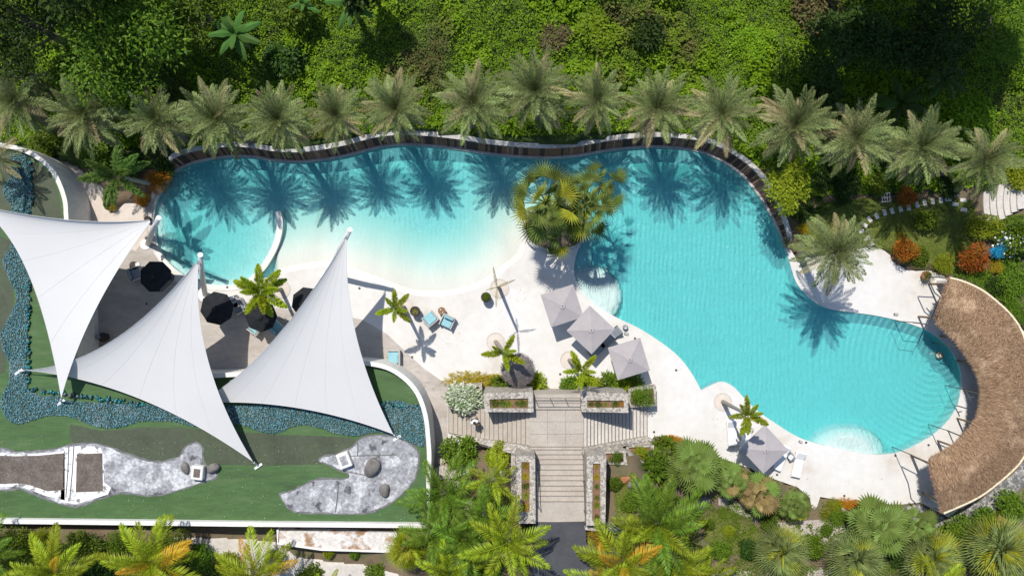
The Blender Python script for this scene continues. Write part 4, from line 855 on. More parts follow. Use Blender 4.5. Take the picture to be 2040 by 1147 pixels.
# slim young palm with four narrow fronds
p = P(990, 572, 5.6); b = P(995, 574, 0)
t = thing('slim_palm', 'slim bare palm with four narrow straw-coloured fronds on the white deck', 'palm', p)
trunk(t, 5.6, .13, .07, 'pale_bark', (p.x - b.x, p.y - b.y))
for a, s, m_ in ((100, .86, 'coco_orange'), (22, .84, 'fan_leaf_brown'), (195, .50, 'fan_leaf_brown'), (-92, .84, 'fan_leaf_brown')):
    link('frond', SPEC['narrow'][0][1][0], 'date_frond_old' if a != 195 else 'date_frond', t, (0, 0, 0), (0, 0, R(a)), s)
ringp = [(b.x - p.x + .66 * math.cos(a * .3142), b.y - p.y + .66 * math.sin(a * .3142), -5.6 + .035) for a in range(20)]
MB().strip(ringp, .09, -5.7, True).build('planting_ring', 'concrete_pale', t)
MB().lathe([(.6, -.05), (.6, .012), (.1, .03)], (b.x - p.x, b.y - p.y, -5.6), 20).build('planting_soil', 'terrace_pale', t)
# island fan palms
for x, y, z, n, s, lb in ((1088, 404, 5.6, 24, 1.22, 'left and largest fan palm on the pool island'), (1164, 408, 5.4, 22, 1.12, 'right fan palm leaning over the water on the pool island'), (1108, 456, 3.8, 18, .95, 'lowest fan palm at the front of the pool island'), (1198, 370, 4.8, 9, .85, 'small fan palm at the back right of the pool island'), (1130, 412, 4.2, 14, .9, 'middle fan palm between the two tall ones on the pool island')):
    p = P(x, y, z); b = P(1105 + (x - 1105) * .45, 450 + (y - 430) * .4, 0)
    palm('fan_palm', x, y, z, 'fan', n, lb, 'palm', 'fan palms on the pool island', 'fan_leaf', 'fan_leaf_yellow', .16, s, .15, .11, 'pale_bark', (p.x - b.x, p.y - b.y), 80, zg=.3, low_alt=False)
# lower garden fan palms
LOWF = [(1385, 928, 2.6, 34, 1.25, 'round', 'fan_leaf_green', None, 'largest grey-green fan palm below the white deck'), (1455, 955, 2.0, 16, .85, 'round', 'fan_leaf_green', 'fan_leaf_brown', 'green fan palm squeezed between the largest one and the brown one'), (1515, 985, 2.1, 26, .95, 'round', 'fan_leaf_brown', 'fan_leaf_green', 'brown-edged fan palm just below the grey parasol'), (1582, 1006, 1.6, 20, .75, 'round', 'fan_leaf_green', 'fan_leaf_yellow', 'yellowing small fan palm at the tip of the white deck'), (1750, 1048, 2.6, 34, 1.3, 'round', 'fan_leaf_green', None, 'fresh green fan palm beside the log at the deck edge'), (1828, 1045, 2.3, 24, .85, 'round', 'fan_leaf_green', None, 'green fan palm nearest the end of the thatched roof'),
        (1558, 1098, 3.2, 46, 1.2, 'stiff', 'fan_leaf_pale', 'fan_leaf_yellow', 'leftmost silvery stiff fan palm at the bottom edge'), (1706, 1112, 3.0, 46, 1.3, 'stiff', 'fan_leaf_pale', 'fan_leaf_yellow', 'second silvery stiff fan palm at the bottom, below the fresh green one'), (1858, 1112, 2.8, 44, 1.3, 'stiff', 'fan_leaf_pale', 'fan_leaf_yellow', 'third silvery stiff fan palm at the bottom, with orange fronds over it'), (1990, 1092, 3.2, 52, 1.55, 'stiff', 'fan_leaf_pale', 'fan_leaf_yellow', 'largest yellow-tipped stiff fan palm in the bottom right corner'), (812, 1092, 4.6, 40, .98, 'stiff', 'coco_lime', 'fan_leaf_yellow', 'bright yellow-green stiff palm at the corner of the pond parapet'), (1322, 905, 1.0, 10, .5, 'round', 'fan_leaf_green', None, 'tiny fan palm at the tip of the planting bed by the stairs')]
for i, (x, y, z, n, s, sp, m_, al, lb) in enumerate(LOWF):
    palm('fan_palm', x, y, z, sp, n, lb, 'palm', 'fan palms of the lower garden', m_, al, .25, s, .16, .12, 'bark', (0, 0), 100 + i, low_alt=False)
# feather palms along the bottom
COCO = [(110, 1140, 5.0, 24, 1.0, 'coco', 'coco_lime', 'coco_orange', .16, 'leftmost feathery palm with orange frond tips at the bottom edge'), (305, 1120, 5.2, 26, 1.08, 'coco', 'coco_lime', 'coco_orange', .16, 'second feathery palm with tall orange fronds below the pond parapet'), (515, 1145, 4.6, 22, .95, 'coco', 'coco_lime', 'coco_orange', .2, 'third feathery palm with orange fronds beside the service path'), (885, 985, 5.0, 17, .95, 'coco', 'coco', None, 0, 'green feathery palm over the corner of the raised pond'), (985, 955, 5.6, 12, .62, 'coco', 'coco_lime', None, 0, 'small feathery palm beside the left stair planter'), (925, 1075, 6.0, 16, .9, 'coco', 'coco', None, 0, 'dense green feathery palm at the bottom left of the drive'), (1012, 1080, 7.0, 14, .98, 'coco', 'coco_lime', None, 0, 'bright feathery palm overhanging the asphalt drive'), (1310, 1045, 5.8, 20, 1.2, 'coco', 'coco', 'coco_lime', .15, 'largest dark green feathery palm right of the central stairs'), (1240, 1120, 6.2, 18, 1.0, 'coco', 'coco_lime', 'coco_orange', .2, 'lime feathery palm at the bottom right of the drive'), (1400, 1150, 4.6, 12, .8, 'coco', 'coco_lime', 'coco_orange', .22, 'orange-tinged feathery palm at the bottom between gravel patches'), (1862, 1165, 5.0, 9, .8, 'coco', 'coco_lime', 'coco_orange', .4, 'orange feathery fronds rising at the bottom before the fan palms'), (650, 1180, 3.6, 12, .6, 'coco', 'coco_lime', 'coco_orange', .35, 'low orange feathery palm beneath the rusty ledge'), (-30, 1100, 4.6, 14, .8, 'coco', 'coco', 'coco_orange', .2, 'feathery palm cut by the bottom left edge'), (868, 1062, 5.4, 15, .85, 'coco', 'coco', None, 0, 'feathery palm at the corner where the pond parapet ends'), (900, 1140, 6.0, 15, .9, 'coco', 'coco_lime', None, 0, 'feathery palm at the bottom edge below the dense green one'), (965, 1025, 6.2, 13, .75, 'coco', 'coco', None, 0, 'feathery palm leaning towards the left stair planter'), (1195, 1150, 6.2, 12, .75, 'coco', 'coco_lime', 'coco_orange', .2, 'low lime feathery palm at the bottom edge beside the drive'), (1345, 1120, 5.4, 14, .9, 'coco', 'coco_lime', None, 0, 'bright feathery palm at the bottom below the largest dark green one')]
for i, (x, y, z, n, s, sp, m_, al, ap, lb) in enumerate(COCO):
    palm('feather_palm', x, y, z, sp, n, lb, 'palm', 'feathery palms along the bottom', m_, al, ap, s, .2, .14, 'pale_bark', (0, .1), 140 + i, low_alt=False, hi=4)

# ---- broadleaf trees and shrubs on the hillside
def tree(name, px, py, r, zc, h, n, leaf, m, label, seed, nl=16, group=None, cat='tree', bare=0):
    """crown centred at (px,py,zc), radius r, crown depth h"""
    g = np.random.default_rng(seed); p = P(px, py, zc); gz = ground_w(p.x, p.y); t = thing(name, label, cat, (p.x, p.y, gz), 0, group)
    top = zc - gz; lobes = []
    for i in range(nl):
        a = g.uniform(0, 6.283); q = math.sqrt(g.uniform(.02, 1)) * .78; s = g.uniform(.24, .42)
        lobes.append((r * q * math.cos(a), r * q * math.sin(a), top + h * (.35 * (1 - q * q) + g.uniform(-.3, .18)), r * s, r * s, h * s * .75))
    link('crown', leaves_mesh('crown', *blob_leaves(g, n, lobes, leaf, .5, .42, .5)), m, t)
    mb = MB().tube([(0, 0, -.3), (.05, .02, top * .35), (.1, -.05, top * .75)], [r * .085, r * .065, r * .05], 8)
    mb.build('trunk', 'bark', t, True)
    for i, lb in enumerate(lobes[:9 + bare]):
        e = Vector(lb[:3]); b = Vector((.08, 0, top * (.4 + .05 * i % .35))); mid = b.lerp(e, .55) + Vector((0, 0, -.12 * top * .3))
        MB().tube([b, mid, e], [r * .04, r * .026, r * .008], 5).build('limb', 'bark', t, True)
    return t
tree('broadleaf_tree', 250, 75, 4.9, 6.5, 4.5, 9000, .30, 'tree_leaf', 'large round-crowned dark green tree at the top left', 21, 26, 'trees on the hillside', bare=6)
tree('broadleaf_tree', 45, 40, 3.6, 6.8, 4.5, 5000, .27, 'dark_leaf', 'very dark tree in the top left corner', 22, 18, 'trees on the hillside')
tree('broadleaf_tree', 30, 135, 1.9, 3.6, 2.2, 2600, .2, 'bush_leaf', 'small bright tree at the left edge above the first palm', 23, 10, 'trees on the hillside')
tree('broadleaf_tree', 395, 20, 2.4, 5.2, 3, 3600, .25, 'tree_leaf', 'narrow green tree right of the large top left tree', 24, 12, 'trees on the hillside')
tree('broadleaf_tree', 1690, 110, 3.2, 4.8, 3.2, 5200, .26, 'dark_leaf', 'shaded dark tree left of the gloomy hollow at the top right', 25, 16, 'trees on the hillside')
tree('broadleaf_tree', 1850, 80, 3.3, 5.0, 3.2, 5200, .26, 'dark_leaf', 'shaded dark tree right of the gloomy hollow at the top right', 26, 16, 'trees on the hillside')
tree('broadleaf_tree', 1990, 60, 2.8, 3.4, 2.2, 4600, .2, 'bush_leaf', 'sunlit bushy tree in the top right corner', 27, 14, 'trees on the hillside')
tree('broadleaf_tree', 1775, -205, 5.2, 13.5, 6, 15000, .45, 'tree_leaf', 'tall tree beyond the top edge shading the hollow on the right', 28, 20, 'trees on the hillside')
tree('broadleaf_tree', 1960, -205, 5.2, 13.5, 6, 15000, .45, 'tree_leaf', 'tall tree beyond the top edge further right above the hollow', 29, 20, 'trees on the hillside')
tree('broadleaf_tree', 110, -110, 4.5, 10.0, 6, 6000, .4, 'dark_leaf', 'tall tree beyond the top left edge', 30, 18, 'trees on the hillside')
tree('broadleaf_tree', 730, -40, 1.8, 6.0, 2.5, 1600, .4, 'dark_leaf', 'dark narrow tree at the top edge left of centre', 31, 8, 'trees on the hillside')
tree('lime_shrub', 1572, 376, 1.7, 3.9, 2.4, 3000, .2, 'lime_leaf', 'bright lime bush beside the slat wall on the right', 33, 12, None, 'bush')
# vine-covered hillside: nobody could count these leaves
def ground_cover(name, n, leaf, m, label, region, seed, mound=1.0, wr=.6, depth=.25):
    g = np.random.default_rng(seed); x0, x1, y0, y1 = region
    X = g.uniform(x0, x1, n); Y = g.uniform(y0, y1, n)
    yt = np.interp(X, [-60, 300, 360, 700, 800, 1000, 1100, 1300, 1430, 1520, 1600, 1720, 1800, 2000, 2100], [285, 300, 300, 280, 262, 275, 280, 265, 285, 350, 395, 390, 385, 370, 350])
    o = (Y < yt - 2); X, Y = X[o], Y[o]; n = len(X)
    base_ = ground_h(X, Y) + HB(X, Y) * np.clip((300 - Y) / 60, 0, 1)
    cl = fbm(X, Y, 1 / 16., 31); mh = mound * (.12 + .55 * np.clip((cl - .3) * 2, 0, 1) * np.clip((yt[o] - Y) / 70, .15, 1))
    Z = base_ + .08 + mh * (1 - g.uniform(0, 1, n) ** 2 * .35)
    a = g.uniform(0, 6.283, n); d = np.stack([np.cos(a), np.sin(a), g.uniform(-.35, .35, n)], -1)
    e = 4.; gx_ = (fbm(X + e, Y, 1 / 16., 31) - cl); gy_ = (fbm(X, Y + e, 1 / 16., 31) - cl)
    nr = np.stack([-gx_ * 5, gy_ * 5, np.ones(n)], -1) + np.array([-.15, .35, 0]) + g.normal(size=(n, 3)) * .33
    ln = leaf * g.uniform(.6, 1.5, n) * (1 + .7 * (fbm(X, Y, 1 / 60., 77) > .58))
    me = leaves_mesh(name, np.stack([(X - 1020) / S, -(Y - 573.5) / S, Z], -1), d, nr, ln, ln * wr)
    return struct(link(name, me, m), label, 'ground cover', 'stuff')
ground_cover('hillside_vines', 270000, .12, 'vine', 'tangled green and brown vines covering the hillside above the palms', (-120, 2160, -110, 400), 51, 1.3)
for i, (x, y, r, h, m_, lb) in enumerate([(1195, 60, 1.6, .8, 'vine', 'olive vine-grown shrub in the middle of the vine hillside'), (1630, 20, 1.9, 1.6, 'purple_leaf', 'dark purple shrub at the top left of the gloomy hollow'), (1100, 70, 1.3, .9, 'purple_leaf', 'low brown shrub left of the middle of the hillside'), (1290, 60, 1.3, 1.2, 'dark_leaf', 'dark green shrub on the hillside above the tenth palm'), (590, 20, 1.5, 1.4, 'bush_leaf', 'bright round shrub at the top right of the banana plant'), (570, 120, 1.4, 1.3, 'dark_leaf', 'dark round shrub below the banana plant'), (140, 140, 1.3, 1.6, 'tree_leaf', 'green shrub between the first two palms and the big tree'), (1500, 95, 1.4, .7, 'vine', 'olive vine-grown shrub left of the gloomy hollow'), (1930, 235, 1.8, 1.0, 'vine', 'pale vine-covered shrub above the last palms'), (1640, 175, 1.5, 1.4, 'dark_leaf', 'dark shrub at the foot of the shaded trees')]):
    bush('hillside_shrub', x, y, r, h, m_, lb, 'bush', 'shrub', 'shrubs on the hillside')
# banana plants
def banana_leaf(L, w_, pitch, g):
    V = []; F = []; k = 9; p = Vector((0, 0, 0))
    for i in range(k + 1):
        u = i / k; a = pitch - 1.1 * u; ww = w_ * (math.sin(math.pi * min(1, .08 + u * .9)) ** .6) * (.25 if i == 0 else 1) * (0.1 if i == k else 1)
        nz = Vector((-math.sin(a), 0, math.cos(a)))
        j = g.uniform(.8, 1.1)
        V += [p + Vector((0, ww * j, 0)) - nz * ww * .25, p + nz * .03, p + Vector((0, -ww * j, 0)) - nz * ww * .25]
        p = p + Vector((math.cos(a), 0, math.sin(a))) * L / k
    for i in range(k):
        F += [(3 * i, 3 * i + 1, 3 * i + 4, 3 * i + 3), (3 * i + 1, 3 * i + 2, 3 * i + 5, 3 * i + 4)]
    me = bpy.data.meshes.new('leaf'); me.from_pydata([tuple(v) for v in V], [], F); me.update(); return me
SPEC['banana'] = [(p, [banana_leaf(2.0, .27, p, random.Random(int(p * 50) + k)) for k in range(2)]) for p in (1.2, .8, .45)]
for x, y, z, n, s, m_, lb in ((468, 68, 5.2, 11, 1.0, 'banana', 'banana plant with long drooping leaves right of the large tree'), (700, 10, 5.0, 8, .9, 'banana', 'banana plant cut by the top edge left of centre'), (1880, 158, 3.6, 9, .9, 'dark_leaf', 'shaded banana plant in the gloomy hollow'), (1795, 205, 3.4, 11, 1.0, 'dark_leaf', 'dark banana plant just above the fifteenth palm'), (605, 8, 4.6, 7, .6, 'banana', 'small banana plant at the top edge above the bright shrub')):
    palm('banana_plant', x, y, z, 'banana', n, lb, 'plant', 'banana plants on the hillside', m_, None, 0, s, .16, .11, 'crownshaft', (0, 0), 9)

# ---- shrubs round the pool, lawn and stairs
BUSHES = [('shrub', 315, 362, 1.05, 1.1, 'orange_leaf', 'upper half of the orange croton hedge at the left end of the pool', 'fine', 'bush'), ('shrub', 284, 398, .55, .7, 'orange_leaf', 'small orange croton at the corner of the pale paving', 'fine', 'bush'), ('shrub', 330, 335, .8, 1.0, 'dark_leaf', 'dark shrub where the slat wall begins', 'bush', 'bush'),
    ('shrub', 222, 412, .35, .4, 'yellow_leaf', 'little yellow-leaved plant at the foot of the dark plumy palm', 'tuft', 'plant'), ('shrub', 262, 330, 1.1, 1.0, 'dark_leaf', 'dark shrub behind the plumy palm at the left', 'bush', 'bush'), ('shrub', 190, 300, 1.2, 1.0, 'bush_leaf', 'green shrub behind the pale paving below the second palm', 'bush', 'bush'), ('shrub', 85, 285, 1.1, .8, 'bush_leaf', 'green shrub behind the curved parapet below the first palms', 'bush', 'bush'),
    ('shrub', 1595, 425, .7, .6, 'dark_leaf', 'dark low shrub below the lime bush', 'bush', 'bush'), ('shrub', 1598, 455, .5, .6, 'yellow_leaf', 'small yellowish shrub between slat wall and lone date palm', 'fine', 'bush'), ('shrub', 1575, 480, .6, .4, 'date_frond_old', 'dry brown tufts at the end of the slat wall', 'spiky', 'plant'),
    ('shrub', 1805, 500, 1.02, 1.4, 'red_leaf', 'round red-orange bush on the lawn edge by the white deck', 'fine', 'bush'), ('shrub', 1942, 513, 1.3, 1.5, 'red_leaf', 'larger round red-orange bush above the thatched roof', 'fine', 'bush'), ('shrub', 1806, 393, .8, .9, 'red_leaf', 'shaded red-orange bush behind the stepping stones', 'fine', 'bush'), ('shrub', 1845, 438, .85, 1.0, 'bush_leaf', 'bright green bush standing alone on the lawn', 'bush', 'bush'), ('shrub', 1795, 470, .5, .5, 'yellow_leaf', 'yellow plant behind the round red bush on the lawn', 'tuft', 'plant'), ('shrub', 1836, 510, .75, .6, 'bush_leaf', 'low green shrub right of the round red bush', 'bush', 'bush'), ('shrub', 1880, 525, .8, .7, 'lime_leaf', 'yellow-green shrub between the two red bushes', 'fine', 'bush'), ('shrub', 1985, 530, .6, .6, 'yellow_leaf', 'yellow-leaved shrub right of the larger red bush', 'fine', 'bush'), ('shrub', 2020, 560, 1.5, .9, 'bush_leaf', 'green ground-hugging shrub above the thatched roof at the right edge', 'fine', 'bush'), ('shrub', 2025, 620, 1.0, .8, 'bush_leaf', 'green shrub touching the outer edge of the thatched roof', 'fine', 'bush'), ('shrub', 1970, 455, 1.4, 1.0, 'lime_leaf', 'clipped yellow-green hedge below the curved garden steps', 'fine', 'hedge'), ('shrub', 1985, 570, .7, .7, 'dark_leaf', 'dark shrub behind the top end of the thatched roof', 'bush', 'bush'), ('shrub', 1920, 560, .6, .5, 'date_frond', 'grey-green spiky plant behind the top end of the thatched roof', 'spiky', 'plant'),
    ('shrub', 1690, 360, 1.2, .9, 'dark_leaf', 'dark shrub in the shade below the fourteenth palm', 'bush', 'bush'), ('shrub', 1640, 350, 1.1, .9, 'dark_leaf', 'dark shrub right of the lime bush', 'bush', 'bush'), ('shrub', 1750, 365, .9, .8, 'bush_leaf', 'mid green shrub behind the small lattice stand', 'bush', 'bush'), ('shrub', 1890, 370, .9, .8, 'dark_leaf', 'dark shrub behind the stepping stones near the steps', 'bush', 'bush'), ('shrub', 2030, 350, 1.0, .9, 'lime_leaf', 'yellow-green shrub above the curved steps at the right edge', 'bush', 'bush'),
    ('shrub', 930, 790, 1.35, .9, 'pale_leaf', 'white-leaved variegated bush spilling over the left stair planter', 'big2', 'bush'), ('shrub', 915, 898, 1.3, 1.7, 'bush_leaf', 'big bright green bush left of the stairs', 'bush', 'bush'), ('shrub', 993, 905, .95, 1.2, 'lime_leaf', 'yellow-green bush between the big green bush and the stairs', 'bush', 'bush'), ('shrub', 1280, 793, .9, .8, 'bush_leaf', 'green bush in the stone planter beside the white deck', 'fine', 'bush'), ('shrub', 1226, 911, .5, .6, 'tree_leaf', 'dark green shrub in the square stone cell', 'fine', 'bush'), ('shrub', 1275, 903, .65, .4, 'lime_leaf', 'yellow-green leaves filling the three-sided stone cell', 'fine', 'bush'),
    ('shrub', 1325, 890, .9, .9, 'bush_leaf', 'leafy green shrub at the start of the bed below the deck', 'big', 'bush'), ('shrub', 1310, 930, 1.0, 1.0, 'tree_leaf', 'dark shrub left of the largest fan palm', 'big', 'bush'), ('shrub', 1340, 875, .6, .3, 'orange_leaf', 'low orange-tinged plants along the deck edge', 'fine', 'plant'), ('shrub', 1225, 965, .55, .5, 'tree_leaf', 'little dark shrub beside the terracotta pot behind the right planter', 'bush', 'bush'), ('shrub', 1452, 1060, .5, .5, 'lime_leaf', 'small bright shrub on the sloping grass patch', 'bush', 'bush'), ('shrub', 1415, 1045, .45, .4, 'bush_leaf', 'small green shrub at the top of the sloping grass patch', 'bush', 'bush'), ('shrub', 1435, 1095, .7, .8, 'bush_leaf', 'green shrub below the sloping grass patch', 'bush', 'bush'), ('shrub', 1490, 1095, .7, .8, 'dark_leaf', 'dark shrub left of the first silvery fan palm', 'bush', 'bush'), ('shrub', 1620, 1090, .9, .9, 'bush_leaf', 'green shrub between the first two silvery fan palms', 'bush', 'bush'), ('shrub', 1530, 1040, .7, .6, 'tree_leaf', 'dark low shrub on the gravel below the brown fan palm', 'bush', 'bush'), ('shrub', 1645, 1055, .5, .6, 'tree_leaf', 'small shrub on the gravel path tip', 'bush', 'bush'),
    ('shrub', 1655, 1012, .85, .6, 'lime_leaf', 'yellow-green creeper in the triangular bed beside the log', 'fine', 'bush'), ('shrub', 1690, 1003, .7, .4, 'orange_leaf', 'orange-tinged creeper along the deck edge beside the log', 'fine', 'plant'), ('shrub', 1670, 1032, .8, .5, 'bush_leaf', 'green ground cover below the log', 'fine', 'bush'), ('shrub', 1905, 1060, 1.3, 1.0, 'bush_leaf', 'wide green shrub below the rubble-stone path', 'bush', 'bush'), ('shrub', 1960, 1030, 1.0, 1.0, 'tree_leaf', 'dark green shrub at the bend of the rubble-stone path', 'bush', 'bush'), ('shrub', 2015, 1005, 1.1, 1.0, 'bush_leaf', 'green shrub at the right edge below the rubble-stone path', 'bush', 'bush'), ('shrub', 1995, 1045, .7, .7, 'fan_leaf_brown', 'dry brownish shrub in front of the corner fan palm', 'bush', 'bush'), ('shrub', 1920, 1100, .9, .8, 'dark_leaf', 'dark shrub between the two right fan palms', 'bush', 'bush'), ('shrub', 1790, 1110, .8, .7, 'dark_leaf', 'dark shrub between the second and third silvery fan palms', 'bush', 'bush'),
    ('shrub', 1310, 1000, .9, .8, 'bush_leaf', 'shrub under the largest feathery palm', 'bush', 'bush'), ('shrub', 1195, 1065, 1.0, .6, 'yellow_leaf', 'yellow flowering shrub beside the drive', 'fine', 'bush'), ('shrub', 1255, 1000, .7, .6, 'bush_leaf', 'green shrub behind the lower end of the right planter', 'bush', 'bush'), ('shrub', 890, 1040, 1.2, 1.2, 'bush_leaf', 'shrub under the green feathery palm by the pond corner', 'bush', 'bush'), ('shrub', 960, 1020, 1.0, 1.0, 'bush_leaf', 'shrub on the slope left of the stairs', 'bush', 'bush'), ('shrub', 945, 960, .7, .7, 'fan_leaf_brown', 'dry shrub on the slope below the green bush', 'spiky', 'plant'), ('shrub', 870, 1100, 1.2, 1.2, 'dark_leaf', 'dark shrub below the green feathery palm at the bottom', 'bush', 'bush'), ('shrub', 970, 1130, 1.2, 1.0, 'bush_leaf', 'shrub at the bottom edge left of the drive', 'bush', 'bush'), ('shrub', 1060, 1060, .6, .9, 'dark_leaf', 'dark shrub at the corner where the stairs meet the drive', 'bush', 'bush'),
    ('shrub', 30, 1085, 1.5, 1.4, 'bush_leaf', 'leftmost round hedge bush below the pond parapet', 'fine', 'hedge'), ('shrub', 85, 1070, .8, 1.0, 'lime_leaf', 'bright hedge bush second from the left below the parapet', 'fine', 'hedge'), ('shrub', 170, 1085, 1.3, 1.2, 'bush_leaf', 'hedge bush between the first two feathery palms', 'fine', 'hedge'), ('shrub', 235, 1075, .9, 1.1, 'bush_leaf', 'hedge bush just left of the second feathery palm', 'fine', 'hedge'), ('shrub', 355, 1085, 1.3, 1.4, 'bush_leaf', 'hedge bush right of the second feathery palm', 'fine', 'hedge'), ('shrub', 405, 1110, 1.1, 1.2, 'tree_leaf', 'dark hedge bush at the edge of the service path', 'fine', 'hedge'), ('shrub', 545, 1115, .9, .8, 'bush_leaf', 'bush on the gravel below the service path', 'fine', 'bush'), ('shrub', 655, 1103, .45, .7, 'lime_leaf', 'small lime shrub in front of the rusty ledge', 'bush', 'bush'), ('shrub', 705, 1103, .4, .5, 'bush_leaf', 'small green weed right of the lime shrub at the ledge', 'bush', 'plant'), ('shrub', 460, 1125, .9, .8, 'lime_leaf', 'yellow-green bush left of the third feathery palm', 'bush', 'bush'), ('shrub', 620, 1150, 1.0, .8, 'bush_leaf', 'bush at the bottom edge below the rusty ledge', 'bush', 'bush'), ('shrub', 750, 1150, 1.0, .8, 'bush_leaf', 'bush at the bottom edge left of the bright stiff palm', 'bush', 'bush'), ('shrub', 200, 1140, 1.2, 1.0, 'dark_leaf', 'dark bush at the bottom between the orange palms', 'bush', 'bush'),
    ('shrub', 950, 757, 1.3, .35, 'yellow_leaf', 'band of yellow and red flowers along the foot of the left planter', 'fine', 'flowers'), ('shrub', 1262, 765, .8, .4, 'bush_leaf', 'leafy plants under the lowest of the three clustered parasols', 'big', 'plant')]
for n_, x, y, r, h, m_, lb, kd, cat in BUSHES:
    z = {790: 1.0, 793: 1.0, 911: 2.6, 903: 1.15, 757: 0.0, 765: 0.0}.get(y) if (x, y) in ((930, 790), (1280, 793), (1226, 911), (1275, 903), (950, 757), (1262, 765)) else None
    asp = {(950, 757): 2.0, (930, 790): 1.15, (1970, 455): 1.35, (170, 1085): 1.2, (1805, 500): 1, (1340, 875): 1.6, (1690, 1003): 1.5}.get((x, y), 1.0)
    if kd == 'big2': kd = 'bush'
    bush('shrub', x, y, r, h, m_, lb, kd, cat, z=z, asp=asp, rz=0 if asp > 1 else None)
# broad leafy plants at the foot of the upper planters
for i, (x, y, r, lb) in enumerate([(1000, 765, .75, 'leafy tropical plant left of the grey thatched parasol'), (1040, 770, .7, 'leafy tropical plant below the grey thatched parasol'), (1070, 760, .7, 'leafy tropical plant right of the grey thatched parasol'), (1132, 765, .6, 'leftmost leafy plant in the bed right of the upper landing'), (1155, 768, .7, 'leafy plant below the small palm right of the upper landing'), (1182, 766, .65, 'rightmost leafy plant under the middle clustered parasol'), (1215, 760, .7, 'leafy plant left of the lowest clustered parasol'), (1238, 766, .6, 'leafy plant tucked under the lowest clustered parasol')]):
    bush('tropical_plant', x, y, r, .75, 'coco_lime' if i % 3 else 'bush_leaf', lb, 'big', 'plant', 'leafy plants at the foot of the upper planters', z=0)
# succulents in the stair planters
SUC = [(986, 803, 3.6, .36, 'bush_leaf', 'leftmost green succulent in the upper left planter'), (1002, 803, 3.6, .3, 'bush_leaf', 'second green succulent in the upper left planter'), (1013, 804, 3.6, .28, 'lime_leaf', 'yellow-green succulent in the middle of the upper left planter'), (1030, 803, 3.6, .2, 'bush_leaf', 'small succulent right of the middle in the upper left planter'), (1042, 803, 3.6, .34, 'bush_leaf', 'rightmost green succulent in the upper left planter'), (1178, 805, 3.6, .22, 'bush_leaf', 'leftmost succulent in the upper right planter'), (1192, 805, 3.6, .3, 'bush_leaf', 'largest succulent in the upper right planter'), (1207, 805, 3.6, .18, 'lime_leaf', 'tiny succulent in the middle of the upper right planter'), (1226, 804, 3.6, .3, 'bush_leaf', 'right-hand green succulent in the upper right planter'), (1238, 803, 3.6, .2, 'orange_leaf', 'orange succulent at the right end of the upper right planter')]
for i, y in enumerate((927, 949, 968, 987, 1009)): SUC.append((1047, y, 5.05, .3, ('yellow_leaf', 'yellow_leaf', 'bush_leaf', 'lime_leaf', 'yellow_leaf')[i], f'{ORD[i]} succulent from the top in the left stair planter'))
for i, y in enumerate((929, 950, 969, 991, 1006, 1029)): SUC.append((1189, y, 5.05, (.16, .26, .2, .2, .28, .2)[i], ('yellow_leaf', 'yellow_leaf', 'bush_leaf', 'bush_leaf', 'lime_leaf', 'bush_leaf')[i], f'{ORD[i]} succulent from the top in the right stair planter'))
for x, y, z, r, m_, lb in SUC: bush('succulent', x, y, r * 1.1, r, m_, lb, 'tuft', 'succulent', 'succulents in the stair planters', z=z)
# white-flowered shrub at the right edge
t = bush('flowering_shrub', 2020, 478, 1.35, 1.3, 'tree_leaf', 'dark shrub dotted with white blossoms at the right edge', 'bush', 'bush')
gg = np.random.default_rng(8); nn = 150
pos = gg.normal(size=(nn, 3)); pos /= np.linalg.norm(pos, axis=1, keepdims=True); pos[:, 2] = abs(pos[:, 2]); pos = pos * np.array([1.3, 1.3, 1.25]) * gg.uniform(.75, 1.02, (nn, 1))
o = link('blossoms', leaves_mesh('blossoms', pos, gg.normal(size=(nn, 3)) * np.array([1, 1, .2]), np.tile([0, 0, 1.], (nn, 1)), np.full(nn, .2), np.full(nn, .16)), 'white_petal', t); o['kind'] = 'stuff'
# lawn grass blades
def blades(name, px, n, hgt, m, label, seed):
    gb = np.random.default_rng(seed); xs = [p[0] for p in px]; ys = [p[1] for p in px]
    X = gb.uniform(min(xs), max(xs), n * 3); Y = gb.uniform(min(ys), max(ys), n * 3); o = inside(px, X, Y); X = X[o][:n]; Y = Y[o][:n]; n = len(X)
    pos = np.stack([(X - 1020) / S, -(Y - 573.5) / S, ground_h(X, Y) + .04], -1); a = gb.uniform(0, 6.283, n)
    d = np.stack([np.cos(a), np.sin(a), gb.uniform(.3, 1.2, n)], -1); nr = np.stack([-np.cos(a), -np.sin(a), np.full(n, .8)], -1)
    struct(link(name, leaves_mesh(name, pos, d, nr, hgt * gb.uniform(.6, 1.4, n), np.full(n, .03)), m), label, 'grass', 'stuff')
def low_cover(name, px, n, leaf, m, label, seed, hgt=.35, thr=.47):
    gb = np.random.default_rng(seed); xs = [p[0] for p in px]; ys = [p[1] for p in px]
    X = gb.uniform(min(xs), max(xs), n * 3); Y = gb.uniform(min(ys), max(ys), n * 3); o = inside(px, X, Y) & (fbm(X, Y, 1 / 22., seed) > thr); X = X[o][:n]; Y = Y[o][:n]; n = len(X)
    pos = np.stack([(X - 1020) / S, -(Y - 573.5) / S, ground_h(X, Y) + .05 + gb.uniform(0, hgt, n) * fbm(X, Y, 1 / 14., seed + 3)], -1); a = gb.uniform(0, 6.283, n)
    d = np.stack([np.cos(a), np.sin(a), gb.uniform(-.2, .6, n)], -1); ln = leaf * gb.uniform(.6, 1.4, n)
    struct(link(name, leaves_mesh(name, pos, d, np.tile([0, 0, 1.], (n, 1)) + gb.normal(size=(n, 3)) * .4, ln, ln * .4), m), label, 'ground cover', 'stuff')
